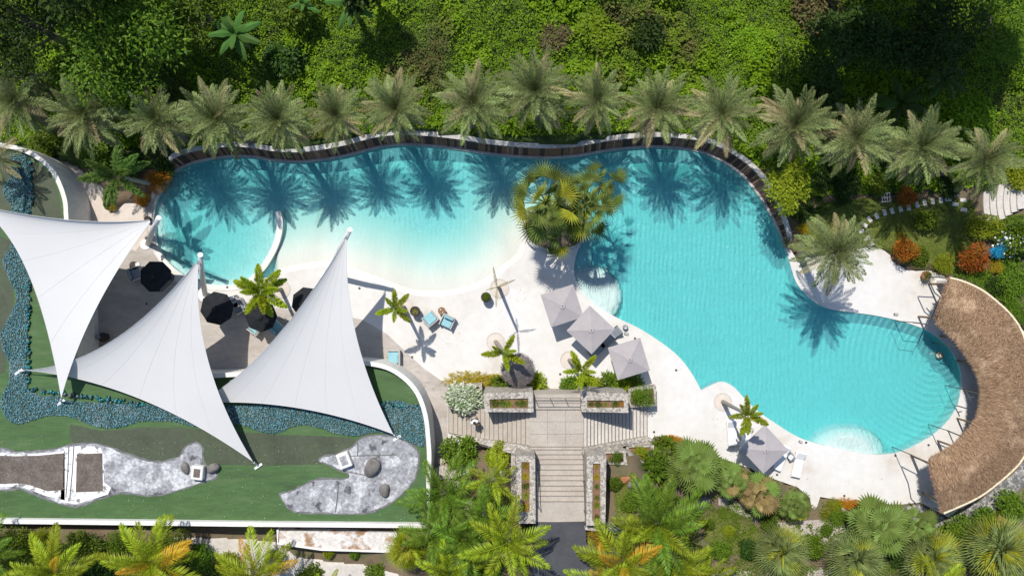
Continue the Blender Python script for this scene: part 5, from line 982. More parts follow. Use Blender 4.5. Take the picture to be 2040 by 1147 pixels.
SG = [(1302, 874), (1343, 874), (1437, 916), (1540, 957), (1589, 974), (1612, 1000), (1640, 1015), (1712, 1008), (1780, 1010), (1820, 1060), (1900, 1080), (2000, 1000), (2060, 960), (2080, 1180), (1420, 1180), (1230, 1180), (1215, 1020), (1300, 960)]
low_cover('garden_cover', SG, 30000, .14, 'bush_leaf', 'low green ground cover between the fan palms of the lower garden', 71)
low_cover('garden_litter', SG, 9000, .12, 'date_frond_old', 'dry leaf litter between the fan palms of the lower garden', 74, .06)
low_cover('hedge_cover', [(-60, 1056), (330, 1064), (425, 1100), (470, 1135), (600, 1150), (600, 1180), (-60, 1180)], 26000, .15, 'bush_leaf', 'low leafy cover below the pond parapet', 77, 1.3, -1)
low_cover('slope_cover', [(862, 960), (900, 950), (1016, 985), (1028, 1045), (1060, 1050), (1060, 1180), (862, 1180)], 8000, .14, 'bush_leaf', 'leafy cover on the slope left of the drive', 81, .4)
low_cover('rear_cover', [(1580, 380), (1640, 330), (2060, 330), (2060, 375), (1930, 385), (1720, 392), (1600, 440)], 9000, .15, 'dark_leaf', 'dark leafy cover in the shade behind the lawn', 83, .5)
low_cover('corner_cover', [(1890, 548), (1950, 530), (1955, 430), (2060, 430), (2070, 660), (2030, 645), (1990, 602), (1925, 560)], 12000, .13, 'bush_leaf', 'green ground cover between the thatched roof and the garden steps', 86, .6)
blades('lawn_grass', LAWN, 30000, .13, 'grass', 'short green grass of the lawn by the stepping stones', 61)
blades('slope_grass', [(1400, 1010), (1440, 1005), (1500, 1040), (1520, 1070), (1480, 1090), (1410, 1080), (1385, 1050)], 6000, .14, 'grass', 'thin grass on the slope between the lower palms', 62)
blades('verge_grass', [(885, 955), (915, 935), (985, 950), (1020, 960), (1025, 1010), (960, 1000), (900, 1000)], 6000, .2, 'grass', 'dry grass left of the central stairs', 63)
blades('bed_grass', [(1214, 930), (1250, 928), (1290, 950), (1280, 975), (1240, 1000), (1214, 1010)], 4000, .12, 'grass', 'thin grass behind the right stair planter', 64)

def litter(name, px, n, z, m, label, seed, size=.09):
    gb = np.random.default_rng(seed); pos = sample(px, n, z, seed); n = len(pos); a = gb.uniform(0, 6.283, n); ln = size * gb.uniform(.5, 1.5, n)
    struct(link(name, leaves_mesh(name, pos, np.stack([np.cos(a), np.sin(a), gb.uniform(0, .12, n)], -1), np.tile([0, 0, 1.], (n, 1)) + gb.normal(size=(n, 3)) * .15, ln, ln * gb.uniform(.2, .5, n)), m), label, 'leaf litter', 'stuff')
litter('pond_litter', [(-60, 870), (845, 890), (845, 1035), (-60, 1030)], 420, ZF + .07, 'date_frond_old', 'pale fallen leaves and grit scattered over the green pond floor', 91, .08)
litter('pond_specks', [(-60, 860), (845, 890), (845, 1035), (-60, 1030)], 260, ZF + .07, 'white_petal', 'white specks of flaked paint on the green pond floor', 92, .06)
litter('terrace_litter', [(700, 640), (780, 690), (890, 770), (890, 860), (862, 800), (800, 735), (700, 715)], 60, .03, 'date_frond_old', 'fallen leaves on the sandstone terrace beside the pond', 93, .09)
litter('deck_litter', [(1090, 500), (1150, 560), (1130, 600), (1000, 620), (960, 640), (900, 700), (860, 700), (840, 640)], 50, .03, 'date_frond_old', 'few fallen leaves on the white deck by the armchairs', 94, .09)
litter('lower_deck_litter', [(1350, 800), (1440, 820), (1560, 930), (1780, 930), (1780, 1000), (1600, 960), (1440, 900)], 60, .03, 'date_frond_old', 'few fallen leaves on the lower white deck', 95, .09)

# ================================================================== SHADE SAILS
def bez(a, b, mid, t):
    c = 2 * np.array(mid) - (np.array(a) + np.array(b)) / 2
    return (1 - t) ** 2 * np.array(a) + 2 * t * (1 - t) * c + t * t * np.array(b)
def sail(A, B, C, mAB, mAC, mBC, label, nseam=6):
    """A,B,C corners (px,py,z); mids of the hollow edges. Seams run from edge AB towards corner C."""
    A3, B3, C3 = (np.array(q, float) for q in (A, B, C))
    def E(a, b, m, t):
        xy = bez(a[:2], b[:2], m, t); return np.array([xy[0], xy[1], a[2] + (b[2] - a[2]) * t - .35 * 4 * t * (1 - t) * 0])
    def S_(s, r):
        lin = lambda a, b, t: a + (b - a) * t
        p = (1 - r) * E(A3, B3, mAB, s) + r * C3
        p = p + (1 - s) * (E(A3, C3, mAC, r) - lin(A3, C3, r)) + s * (E(B3, C3, mBC, r) - lin(B3, C3, r))
        p[2] -= .5 * 16 * s * (1 - s) * r * (1 - r) * .5
        return p
    root = thing('shade_sail', label, 'shade sail', P(*C), 0, 'white triangular shade sails'); inv = -root.location
    nr = 22; cols = np.linspace(0, 1, nseam + 1)
    for k in range(nseam):
        mb = MB(); V = []; m = 4
        for i in range(nr + 1):
            for j in range(m + 1):
                r = i / nr * .985; s = cols[k] + (cols[k + 1] - cols[k]) * j / m; V.append(P(*S_(s, r)))
        F = [(i * (m + 1) + j, i * (m + 1) + j + 1, (i + 1) * (m + 1) + j + 1, (i + 1) * (m + 1) + j) for i in range(nr) for j in range(m)]
        mb.add(V, F); o = mb.build('panel', 'sail', root, True); o.location = inv
    for k in range(1, nseam):
        o = MB().tube([P(*S_(cols[k], i / nr * .97)) + Vector((0, 0, .004)) for i in range(nr + 1)], .007, 4).build('seam', 'sail', root); o.location = inv
    for f in (lambda t: S_(t, 0), lambda t: S_(0, t * .985), lambda t: S_(1, t * .985)):
        o = MB().tube([P(*f(i / 24)) for i in range(25)], .014, 5).build('edge_rope', 'sail', root); o.location = inv
    return root
sail((-70, 402, 4.8), (122, 792, 3.6), (303, 438, 6.2), (45, 520), (125, 437), (192, 613), 'leftmost white shade sail running off the left edge')
sail((52, 737, 3.2), (503, 918, 3.3), (396, 516, 6.2), (277, 793), (226, 677), (414, 716), 'middle white shade sail pointing to the mast by the round pool')
sail((392, 803, 3.1), (783, 864, 3.2), (691, 471, 6.2), (587, 811), (541, 682), (709, 666), 'rightmost white shade sail pointing over the beach pool')
for base_, top, lb in (((290, 487, 0), (316, 434, 6.7), 'leaning white mast at the left end of the pool holding the leftmost sail'), ((406, 590, 0), (399, 508, 6.7), 'leaning white mast beside a black parasol holding the middle sail'), ((650, 552, 0), (697, 458, 6.7), 'white mast tip standing over the beach pool at the rightmost sail')):
    b, t_ = P(*base_), P(*top); m = thing('sail_mast', lb, 'mast', b, 0, 'sail masts')
    d = t_ - b
    MB().tube([(0, 0, -.3), d * .6, d], [.19, .17, .15], 14).build('pole', 'mast', m, True)
    MB().tube([d * .999, d * 1.006], [.17, .165], 14).build('cap', 'white_paint', m)
    MB().tube([d * .60, d * .615], [.185, .185], 14).build('collar', 'steel', m)
    MB().tube([d * .93, d * .93 + Vector((-.25, -.35, -.05)) if top[0] != 316 else d * .93 + Vector((-.35, -.1, -.05))], .035, 6).build('shackle', 'steel', m)
    MB().lathe([(.38, 0), (.38, .05), (.2, .09)], (0, 0, 0), 16).build('base_plate', 'white_paint', m)
for (x, y, z), dx, dy, lb in (((503, 918, 3.3), 12, 10, 'steel anchor bracket at the lower tip of the middle sail'), ((783, 864, 3.2), 8, 8, 'steel anchor bracket at the lower tip of the rightmost sail'), ((52, 737, 3.2), -14, 3, 'white anchor strut at the left tip of the middle sail'), ((122, 792, 3.6), 0, 9, 'steel anchor bracket at the lower tip of the leftmost sail')):
    p = P(x, y, z); q = P(x + dx, y + dy, ZF + .05); m = thing('sail_anchor', lb, 'bracket', q, 0, 'sail anchors'); d = p - q
    MB().tube([(0, 0, 0), d * .75], .06, 8).build('strut', 'mast', m)
    MB().tube([d * .7, d * 1.02], .03, 6).build('turnbuckle', 'steel', m)
    MB().box((0, 0, .02), (.6, .16, .06), .6).build('foot_plate', 'white_paint', m)

# ================================================================== PARASOLS
def parasol(px, py, z, n, r, rise, m, label, rz, group, sides_valance=.12, base='stone'):
    p = P(px, py, z); t = thing('parasol', label, 'parasol', (p.x, p.y, 0), rz, group)
    for i in range(n):
        a0, a1 = 2 * math.pi * i / n, 2 * math.pi * (i + 1) / n; V = []; k = 6
        for q in range(k + 1):
            f = q / k
            for s in range(5):
                e = Vector((math.cos(a0), math.sin(a0), 0)).lerp(Vector((math.cos(a1), math.sin(a1), 0)), s / 4) * r
                sag = .05 * math.sin(math.pi * s / 4) * f * rise
                V.append(Vector((e.x * f, e.y * f, z + rise * (1 - f) - sag - .03 * math.sin(math.pi * f) * rise)))
        F = [(q * 5 + s, q * 5 + 5 + s, q * 5 + 6 + s, q * 5 + 1 + s) for q in range(k) for s in range(4)]
        o = len(V); V += [v - Vector((0, 0, sides_valance)) for v in V[-5:]]; F += [(k * 5 + s, o + s, o + s + 1, k * 5 + s + 1) for s in range(4)]
        MB().add(V, F).build('canopy_panel', m, t)
        e = Vector((math.cos(a0), math.sin(a0), 0)) * r
        MB().tube([(0, 0, z + rise - .05), (e.x, e.y, z - .02)], .016, 4).build('rib', 'dark_steel', t)
    MB().lathe([(.24, z + rise * .86), (.2, z + rise * .96), (.03, z + rise + .02)], (0, 0, 0), n * 2).build('vent_cap', m, t)
    MB().lathe([(.035, z + rise), (.04, z + rise + .05), (.01, z + rise + .1)], (0, 0, 0), 8).build('finial', 'dark_steel', t)
    MB().tube([(0, 0, 0), (0, 0, z + rise)], .03, 8).build('pole', 'dark_steel', t)
    MB().lathe([(.34, 0), (.34, .06), (.05, .1)], (0, 0, 0), 16).build('base', 'dark_steel', t)
    return t
GQ = 'square taupe parasols'; GB = 'black round parasols'
parasol(1120, 609, 2.05, 4, 1.66, .38, 'taupe_cloth', 'topmost of the three clustered square taupe parasols', R(63), GQ)
parasol(1177, 657, 2.1, 4, 1.66, .38, 'taupe_cloth', 'middle of the three clustered square taupe parasols, overlapping the topmost one', R(92), GQ)
parasol(1253, 715, 2.05, 4, 1.64, .38, 'taupe_cloth', 'lowest of the three clustered square taupe parasols, beside the stone planter', R(62), GQ)
parasol(1523, 895, 2.05, 4, 1.66, .38, 'taupe_cloth', 'single square taupe parasol with palm shadow near the lower garden', R(88), GQ)
parasol(310, 551, 2.2, 8, 1.12, .42, 'black_cloth', 'leftmost black parasol, beside the round pool', R(22), GB, .08)
parasol(432, 614, 2.2, 8, 1.16, .42, 'black_cloth', 'black parasol right of the middle sail mast, half sunlit', R(10), GB, .08)
parasol(520, 630, 2.2, 8, 1.1, .42, 'black_cloth', 'black parasol hidden under the tallest plumy palm', R(0), GB, .08)
parasol(612, 603, 2.2, 8, 1.1, .42, 'black_cloth', 'black parasol peeping out from under the rightmost sail', R(15), GB, .08)
# thatched parasol
p = P(1032, 738, 2.6); t = thing('thatched_parasol', 'small grey thatched parasol among the leafy plants', 'parasol', (p.x, p.y, 0))
MB().lathe([(1.05, 2.25), (.95, 2.4), (.5, 2.75), (.08, 3.05)], (0, 0, 0), 20).build('roof', 'grey_thatch_base', t)
MB().tube([(0, 0, 0), (0, 0, 3)], .07, 8).build('pole', 'wood', t)
gg = np.random.default_rng(12); n = 2600; a = gg.uniform(0, 6.283, n); q = np.sqrt(gg.uniform(0, 1, n)); d = np.stack([np.cos(a) , np.sin(a), np.full(n, -.72)], -1) + gg.normal(size=(n, 3)) * .12
o = link('straw', leaves_mesh('straw', np.stack([np.cos(a) * q, np.sin(a) * q, 3.12 - .78 * q], -1), d, np.stack([np.cos(a) * .7, np.sin(a) * .7, np.ones(n)], -1), gg.uniform(.2, .45, n), np.full(n, .028)), 'grey_thatch', t); o['kind'] = 'stuff'

# ================================================================== FURNITURE
def armchair(px, py, rz, label, cush='teal_cushion', group='armchairs on the terrace'):
    p = P(px, py, .5); t = thing('armchair', label, 'armchair', (p.x, p.y, .01), rz, group)
    for sx in (-1, 1):
        for sy in (-1, 1): MB().box((sx * .40, sy * .38, .14), (.06, .06, .28)).build('leg', 'chair_frame', t)
        MB().box((sx * .43, 0, .44), (.08, .86, .36), bev=.02).build('arm', 'chair_frame', t)
    MB().box((0, 0, .26), (.80, .84, .08)).build('seat_frame', 'chair_frame', t)
    MB().box((0, -.40, .52), (.94, .07, .5), bev=.02).build('back_frame', 'chair_frame', t)
    MB().box((0, .05, .37), (.74, .72, .15), bev=.04).build('seat_cushion', cush, t)
    MB().box((0, -.29, .60), (.74, .15, .40), 0, R(-10), bev=.04).build('back_cushion', cush, t)
armchair(857, 635, R(40), 'left teal armchair of the pair beside the round wicker table')
armchair(891, 640, R(155), 'right teal armchair of the pair, nearest the round wicker table')
armchair(509, 652, R(55), 'teal armchair left of the black parasol under the tall plumy palm')
armchair(549, 653, R(-40), 'teal armchair at the edge of the rightmost sail')
armchair(476, 610, R(120), 'grey-blue armchair between two black parasols', 'grey_cushion')
armchair(268, 545, R(-70), 'grey-blue armchair left of the leftmost black parasol', 'grey_cushion')
armchair(462, 603, R(200), 'white-cushioned armchair right of the half-sunlit black parasol', 'white_cushion')
p = P(785, 718, .4); t = thing('daybed', 'teal cushioned daybed standing beside the curved pond parapet', 'daybed', (p.x, p.y, .01), 0)
MB().box((0, 0, .22), (.92, 1.5, .10), bev=.02).build('frame', 'chair_frame', t)
for sx in (-1, 1):
    for sy in (-1, 1): MB().box((sx * .4, sy * .68, .09), (.07, .07, .18)).build('leg', 'chair_frame', t)
MB().box((-.04, -.03, .345), (.80, 1.34, .15), bev=.04).build('mattress', 'teal_cushion', t)
MB().box((.40, 0, .47), (.09, 1.5, .4), bev=.02).build('back_rail', 'chair_frame', t)
MB().box((0, .71, .42), (.92, .08, .3), bev=.02).build('head_rail', 'chair_frame', t)
MB().box((.26, .12, .52), (.16, .6, .34), 0, 0, bev=.05).build('bolster', 'teal_cushion', t)
def table(px, py, r, label, m='wicker', h=.45):
    p = P(px, py, h); t = thing('side_table', label, 'table', (p.x, p.y, .01))
    MB().lathe([(r * .8, 0), (r * .65, h * .45), (r * .85, h * .92)], (0, 0, 0), 18).build('drum', m, t, True)
    MB().lathe([(r, h * .93), (r, h), (r * .9, h + .01)], (0, 0, 0), 20).build('top', m, t)
    return t
table(880, 619, .27, 'round wicker table between the two teal armchairs')
for x, y, s in ((878, 617, .05), (882, 622, .035)):
    p = P(x, y, .47); tag(MB().lathe([(s * .7, 0), (s, .08), (s * .9, .1)], (0, 0, 0), 10).build('cup', 'white_paint', None, True, None), 'white cup on the round wicker table' + (' nearest the pool' if y < 619 else ' nearest the right armchair'), 'cup').location = (p.x, p.y, .465)
table(266, 529, .3, 'dark round wicker table left of the leftmost black parasol', 'dark_wicker')
table(205, 672, .34, 'dark round table in the shade between the two left sails', 'dark_wicker')
table(740, 722, .33, 'dark round table beside the rightmost sail and the curved parapet', 'dark_wicker')
for x, y, m_, lb, z in ((196, 671, 'grey_cushion', 'blue-grey cushion on the shaded dark table', .465), (275, 527, 'white_cushion', 'white folded towel on the dark wicker table by the black parasol', .465)):
    p = P(x, y, z); o = MB().box((0, 0, .06), (.3, .26, .12), .3, bev=.04).build('folded_cloth', m_); o.location = (p.x, p.y, z); tag(o, lb, 'towel')
def lounger(px, py, rz, label, m='white_cushion', fr='white_paint', L=1.9):
    p = P(px, py, .3); t = thing('sun_lounger', label, 'sun lounger', (p.x, p.y, .005), rz, 'sun loungers')
    for sx in (-1, 1):
        for sy in (-.8, .8): MB().box((sx * .28, sy, .1), (.06, .06, .2)).build('leg', fr, t)
    MB().box((0, 0, .23), (.66, L, .06), bev=.015).build('frame', fr, t)
    MB().box((0, -.28, .30), (.6, L * .66, .09), bev=.03).build('mattress', m, t)
    MB().box((0, L * .33, .45), (.6, .66, .09), 0, R(35), bev=.03).build('backrest', m, t)
lounger(1459, 862, R(4), 'white lounger left of the small palm by the lower pool')
lounger(1487, 872, R(-10), 'pale grey-blue lounger half under the single taupe parasol', 'white_cushion')
lounger(1557, 912, R(-22), 'white lounger right of the single taupe parasol')
lounger(1591, 925, R(-12), 'outermost white lounger on the lower deck')
lounger(1215, 672, R(-50), 'dark wicker lounger poking out from the middle clustered parasol', 'grey_cushion', 'dark_wicker')
lounger(1196, 690, R(-50), 'dark lounger in the shade below the middle clustered parasol', 'grey_cushion', 'dark_wicker')
p = P(1577, 911, .4); t = thing('stool', 'small grey cube stool with folded towel between the white loungers', 'stool', (p.x, p.y, .005), .5)
MB().box((0, 0, .2), (.46, .46, .4), bev=.03).build('body', 'grey_cushion', t)
MB().box((-.05, .05, .44), (.32, .26, .07), .4, bev=.02).build('towel', 'white_cushion', t)
def pot(px, py, r, h, m, label, leaf=None, kind='tuft', lr=.5):
    p = P(px, py, h); t = thing('plant_pot', label, 'plant pot', (p.x, p.y, .005), 0, 'plant pots')
    MB().lathe([(r * .6, 0), (r * .95, h * .45), (r, h * .8), (r * .78, h), (r * .7, h * .9)], (0, 0, 0), 18).build('pot', m, t, True)
    MB().lathe([(r * .7, h * .86), (r * .2, h * .88)], (0, 0, 0), 14).build('soil', 'soil', t)
    if leaf: link('foliage', bush_mesh(kind, 1), leaf, t, (0, 0, h * .85), scale=(lr, lr, lr * .8))
pot(968, 592, .36, .95, 'dark_wicker', 'dark pot with a green plant beside the slim bare palm', 'bush_leaf', 'bush', .3)
pot(826, 620, .36, .95, 'dark_wicker', 'dark bare pot under the small plumy palm by the armchairs', 'fan_leaf_yellow', 'tuft', .25)
pot(1848, 549, .33, .55, 'terracotta', 'terracotta pot by the top end of the thatched roof', 'tree_leaf', 'tuft', .5)
pot(292, 436, .22, .5, 'dark_wicker', 'small dark pot at the foot of the leftmost sail mast', None)
pot(107, 330, .3, .5, 'dark_wicker', 'pot with drooping fronds beside the curved parapet', 'date_frond', 'spiky', .7)
for x, y, r, lb in ((1986, 503, .36, 'largest bright blue glazed jar by the white-flowered shrub'), (1999, 491, .26, 'smaller blue glazed jar behind the largest one'), (2003, 478, .2, 'smallest blue glazed jar near the white blossoms')):
    p = P(x, y, 1.2); t = thing('blue_jar', lb, 'jar', (p.x, p.y, .2), 0, 'blue glazed jars'); MB().lathe([(r * .5, 0), (r, .55), (r * .95, .9), (r * .6, 1.1), (r * .72, 1.18)], (0, 0, 0), 16).build('body', 'blue_glaze', t, True)
    link('leaves', bush_mesh('tuft', 0), 'blue_leaf' if 'blue_leaf' in MATS else leaf_mat('blue_leaf', [(.01, .16, .3), (.02, .3, .5), (.08, .42, .6)], .1, .4).name, t, (0, 0, 1.1), scale=(r * 1.3, r * 1.3, r))
# small lattice stand, terracotta shard, log
p = P(1762, 394, .5); t = thing('lattice_stand', 'small weathered wooden lattice stand behind the lawn', 'stand', (p.x, p.y, float(ground_h(1762, 394))), .1)
for i in range(4): MB().box((-.27 + .18 * i, 0, .45), (.05, .66, .04)).build('slat', 'concrete_pale', t)
for i in range(3): MB().box((0, -.3 + .3 * i, .49), (.62, .05, .04)).build('crossbar', 'concrete_pale', t)
for sx in (-1, 1):
    for sy in (-1, 1): MB().box((sx * .27, sy * .3, .2), (.05, .05, .45)).build('leg', 'concrete_pale', t)
p = P(1250, 953, 3.0); o = MB().add([(-.55, .1, 0), (.6, .22, .02), (.3, -.3, 0), (-.3, -.32, .02), (.05, .05, .35)], [(0, 3, 4), (3, 2, 4), (2, 1, 4), (1, 0, 4), (0, 1, 2, 3)]).build('terracotta_roof_tile', 'terracotta'); o.location = (p.x, p.y, 3.0); tag(o, 'pointed terracotta lantern roof lying in the bed behind the right planter', 'ornament')
p = P(1672, 1010, .3); q = P(1698, 1032, .4); o = MB().tube([p, p.lerp(q, .5) + Vector((0, 0, .05)), q], [.19, .17, .15], 10).build('log', 'pale_bark'); tag(o, 'grey cut log lying across the bed below the deck', 'log')
# boulders and slabs
def boulder(px, py, z, rx, ry, rz_, rot, m, label, group=None, seed=0, cat='boulder'):
    bm = bmesh.new(); bmesh.ops.create_icosphere(bm, subdivisions=3, radius=1); gg = random.Random(seed)
    ph = [gg.uniform(0, 6) for _ in range(6)]
    for v in bm.verts:
        c = v.co; f = 1 + .07 * math.sin(c.x * 3 + ph[0]) + .06 * math.sin(c.y * 4 + ph[1]) + .05 * math.sin(c.z * 5 + c.x * 3 + ph[2]); v.co = Vector((c.x * rx * f, c.y * ry * f, c.z * rz_ * f))
    me = bpy.data.meshes.new('boulder'); bm.to_mesh(me); bm.free(); me.polygons.foreach_set('use_smooth', [True] * len(me.polygons))
    p = P(px, py, z); return tag(link('boulder', me, m, None, (p.x, p.y, z + rz_ * .55), (0, 0, rot)), label, cat, group)
BG = 'boulders on the green pond'
boulder(742, 930, ZF, .72, .46, .38, R(62), 'rock', 'largest oval boulder on the right concrete patch', BG, 1)
boulder(766, 975, ZF, .36, .44, .3, 0, 'rock', 'small round boulder near the edge of the right concrete patch', BG, 2)
boulder(427, 931, ZF, .5, .3, .3, R(25), 'rock', 'elongated boulder at the tail of the left concrete patch', BG, 3)
boulder(371, 931, ZF, .28, .42, .22, R(15), 'rock', 'flat boulder left of the left white block', BG, 4)
for x, y, sx, sy, rz_, lb in ((392, 942, .8, .95, R(-6), 'white-topped concrete block at the tail of the left patch'), (685, 917, .85, 1.05, R(20), 'white concrete block on the tongue of the right patch')):
    p = P(x, y, ZF + .5); t = thing('concrete_block', lb, 'block', (p.x, p.y, ZF), rz_, 'white concrete blocks on the pond')
    MB().box((0, 0, .25), (sx, sy, .5), bev=.05).build('block', 'white_render', t); MB().box((0, 0, .505), (sx * .55, sy * .6, .02)).build('worn_top', 'patch_brown' if x < 500 else 'patch_grey', t)
for i, (x, y, r, lb) in enumerate([(903, 965, .5, 'pale boulder on the slope under the green feathery palm'), (975, 955, .4, 'grey upright boulder on the slope left of the stairs'), (940, 1015, .7, 'flat pale boulder left of the stairs among the palms'), (1262, 965, .4, 'dark boulder beside the terracotta roof'), (1398, 1000, .6, 'dark boulder under the largest fan palm'), (1335, 885, .3, 'small pale stone in the bed below the deck'), (885, 920, .45, 'rounded boulder at the foot of the pond wall'), (1655, 1020, .25, 'dark stone beside the log'), (1000, 945, .3, 'pale stone beside the small feathery palm')]):
    boulder(x, y, float(ground_h(x, y)), r, r * .7, r * .5, i, 'boulder_pale' if i in (0, 2, 5, 6, 8) else 'rock', lb, 'garden boulders', 20 + i)
# deck lights and small things on the deck
for i, (x, y, lb) in enumerate([(716, 574, 'recessed deck light below the rightmost mast'), (821, 711, 'recessed deck light right of the teal daybed'), (1116, 745, 'recessed deck light left of the leafy bed'), (1347, 737, 'recessed deck light by the narrowing pool edge'), (1303, 860, 'recessed deck light at the foot of the right stair flight'), (1418, 893, 'recessed deck light left of the white loungers'), (1548, 945, 'recessed deck light below the single taupe parasol'), (1682, 987, 'recessed deck light above the log bed'), (1784, 907, 'recessed deck light at the rounded entry steps'), (1850, 886, 'recessed deck light at the lower right bend of the pool'), (1265, 674, 'recessed deck light right of the clustered parasols'), (1606, 881, 'recessed deck light on the lower pool rim'), (453, 572, 'recessed light in the kerb of the small pool'), (292, 605, 'recessed light in the shade of the left sails'), (323, 517, 'recessed light by the kerb near the leftmost parasol')]):
    p = P(x, y, .02); o = MB().lathe([(.085, 0), (.085, .014), (.06, .02)], (0, 0, 0), 12).build('deck_light', 'dark_steel'); o.location = (p.x, p.y, .012 if i < 12 else .03); tag(o, lb, 'deck light', 'recessed deck lights')
for x, y, lx, ly, rz_, m_, lb in ((1785, 626, .30, .16, -.1, 'dark_steel', 'small dark box on the deck beside the right pool bend'), (1595, 880, .26, .15, -.4, 'dark_steel', 'small dark drain box at the rim of the lower pool'), (1248, 665, .3, .17, -.3, 'dark_steel', 'dark flat tray on the deck right of the clustered parasols')):
    p = P(x, y, .05); t = thing('drain_box', lb, 'box', (p.x, p.y, .004), rz_, 'dark boxes on the deck'); MB().box((0, 0, .04), (lx, ly, .08), bev=.012).build('body', m_, t); MB().box((0, 0, .085), (lx * .8, ly * .7, .012)).build('lid', 'coping', t)
p = P(1246, 652, .2); t = thing('pool_bag', 'navy and white beach bag on the pool rim by the clustered parasols', 'bag', (p.x, p.y, .004)); MB().lathe([(.13, 0), (.2, .12), (.19, .26), (.13, .3)], (0, 0, 0), 12).build('body', 'grey_cushion', t, True); MB().box((.02, 0, .31), (.2, .14, .04), .5, bev=.015).build('towel', 'white_cushion', t); MB().tube([(-.12, 0, .28), (-.05, .06, .42), (.08, .06, .42), (.13, 0, .28)], .015, 5).build('strap', 'dark_steel', t)

# ================================================================== THATCHED BAR
INN = spline([(1866, 640), (1883, 655), (1903, 674), (1922, 697), (1940, 724), (1953, 750), (1958, 775), (1957, 800), (1953, 824), (1940, 848), (1920, 873), (1896, 892), (1873, 905), (1852, 917)], 4, False)
OUT = spline([(1893, 554), (1922, 562), (1957, 579), (1988, 603), (2013, 627), (2033, 656), (2048, 700), (2058, 745), (2060, 790), (2055, 850), (2040, 907), (2016, 937), (1982, 966), (1945, 992), (1880, 1021)], 4, False)
n = 56
def resample(pts, n):
    v = [Vector(p) for p in pts]; Ls = [0]
    for a, b in zip(v[:-1], v[1:]): Ls.append(Ls[-1] + (b - a).length)
    out = []
    for i in range(n + 1):
        s = Ls[-1] * i / n; j = min(int(np.searchsorted(Ls, s, 'right')) - 1, len(v) - 2); out.append(v[j].lerp(v[j + 1], (s - Ls[j]) / (Ls[j + 1] - Ls[j])))
    return out
inn, out_ = resample(INN, n), resample(OUT, n)
bar = thing('thatched_bar', 'curved pool bar with brown thatched roof at the right', 'bar', P(1950, 780, 0))
def roof_pt(i, f):
    fi = min(int(i), n - 1); u = i - fi; a = inn[fi].lerp(inn[fi + 1], u); b = out_[fi].lerp(out_[fi + 1], u)
    z = 2.75 + .75 * math.sin(math.pi * min(1, f / .62) * .5) if f < .62 else 3.5 - .35 * ((f - .62) / .38)
    q = a.lerp(b, f); return P(q.x, q.y, z)
V = [roof_pt(i, j / 10) for i in range(n + 1) for j in range(11)]
F = [(i * 11 + j, i * 11 + j + 1, (i + 1) * 11 + j + 1, (i + 1) * 11 + j) for i in range(n) for j in range(10)]
part(MB().add(V + [v - Vector((0, 0, .2)) for v in V], F + [tuple(q + len(V) for q in f[::-1]) for f in F]), 'roof', 'thatch_base', bar, True)
gg = np.random.default_rng(17); m = 42000
ii = gg.uniform(0, n, m); ff = gg.uniform(0, 1.0, m)
pts = np.array([roof_pt(a, b) for a, b in zip(ii, ff)]); p2 = np.array([roof_pt(a, max(0, b - .06)) for a, b in zip(ii, ff)]); p3 = np.array([roof_pt(min(n, a + .3), b) for a, b in zip(ii, ff)])
dn = p2 - pts; bad = np.linalg.norm(dn, axis=1) < 1e-3; dn[bad] = (0, -.1, -.05); dn /= np.linalg.norm(dn, axis=1, keepdims=True)
sd = p3 - pts; sd /= np.linalg.norm(sd, axis=1, keepdims=True) + 1e-6; nrm = np.cross(sd, dn); nrm *= np.sign(nrm[:, 2:3] + 1e-6)
d = dn + gg.normal(size=(m, 3)) * np.array([.35, .35, .10]) + nrm * gg.uniform(0, .16, (m, 1))
me = leaves_mesh('thatch', pts + nrm * gg.uniform(.0, .09, (m, 1)), d, nrm + gg.normal(size=(m, 3)) * .25, gg.uniform(.16, .4, m), gg.uniform(.015, .03, m))
part_m(link('thatch', me, 'thatch'), bar)['kind'] = 'stuff'
# overhanging fringe along both edges and both ends
fr = []; fd = []
for k_ in range(3200):
    a = gg.uniform(0, n); e = gg.random()
    if e < .42: p = roof_pt(a, .01); q = roof_pt(a, .1); 
    elif e < .8: p = roof_pt(a, .99); q = roof_pt(a, .9)
    else:
        f = gg.random(); i0 = 0.02 if gg.random() < .5 else n - .02; p = roof_pt(i0, f); q = roof_pt(2 if i0 < 1 else n - 2, f)
    dd = (p - q).normalized(); fr.append(p); fd.append(dd + Vector((gg.normal() * .3, gg.normal() * .3, -.35 + gg.normal() * .15)))
m = len(fr); me = leaves_mesh('fringe', np.array(fr), np.array(fd), np.tile([0, 0, 1.], (m, 1)) + gg.normal(size=(m, 3)) * .3, gg.uniform(.12, .36, m), gg.uniform(.018, .035, m))
part_m(link('fringe', me, 'thatch'), bar)['kind'] = 'stuff'
for i in range(1, 56, 9):
    for f in (.12, .9):
        a = roof_pt(i, f); part(MB().tube([(a.x, a.y, 0), (a.x, a.y, a.z - .2)], .07, 8), 'post', 'wood', bar)
cen = [inn[i].lerp(out_[i], .28) for i in range(4, 53)]
part(MB().strip([P(q.x, q.y, 1.08) for q in cen], .5, 0), 'counter', 'wood', bar)
part(MB().strip([P(q.x, q.y, 1.12) for q in cen], .6, 1.07), 'counter_top', 'grey_cushion', bar)
part(MB().strip([P(q.x, q.y, 2.4) for q in [inn[i].lerp(out_[i], .95) for i in range(1, 56)]], .2, 0), 'back_wall', 'white_render', bar)
part(MB().strip([P(q.x, q.y, 3.2) for q in [inn[i].lerp(out_[i], 1.01) for i in range(0, 57)]], .12, 3.02), 'edge_board', 'straw', bar)
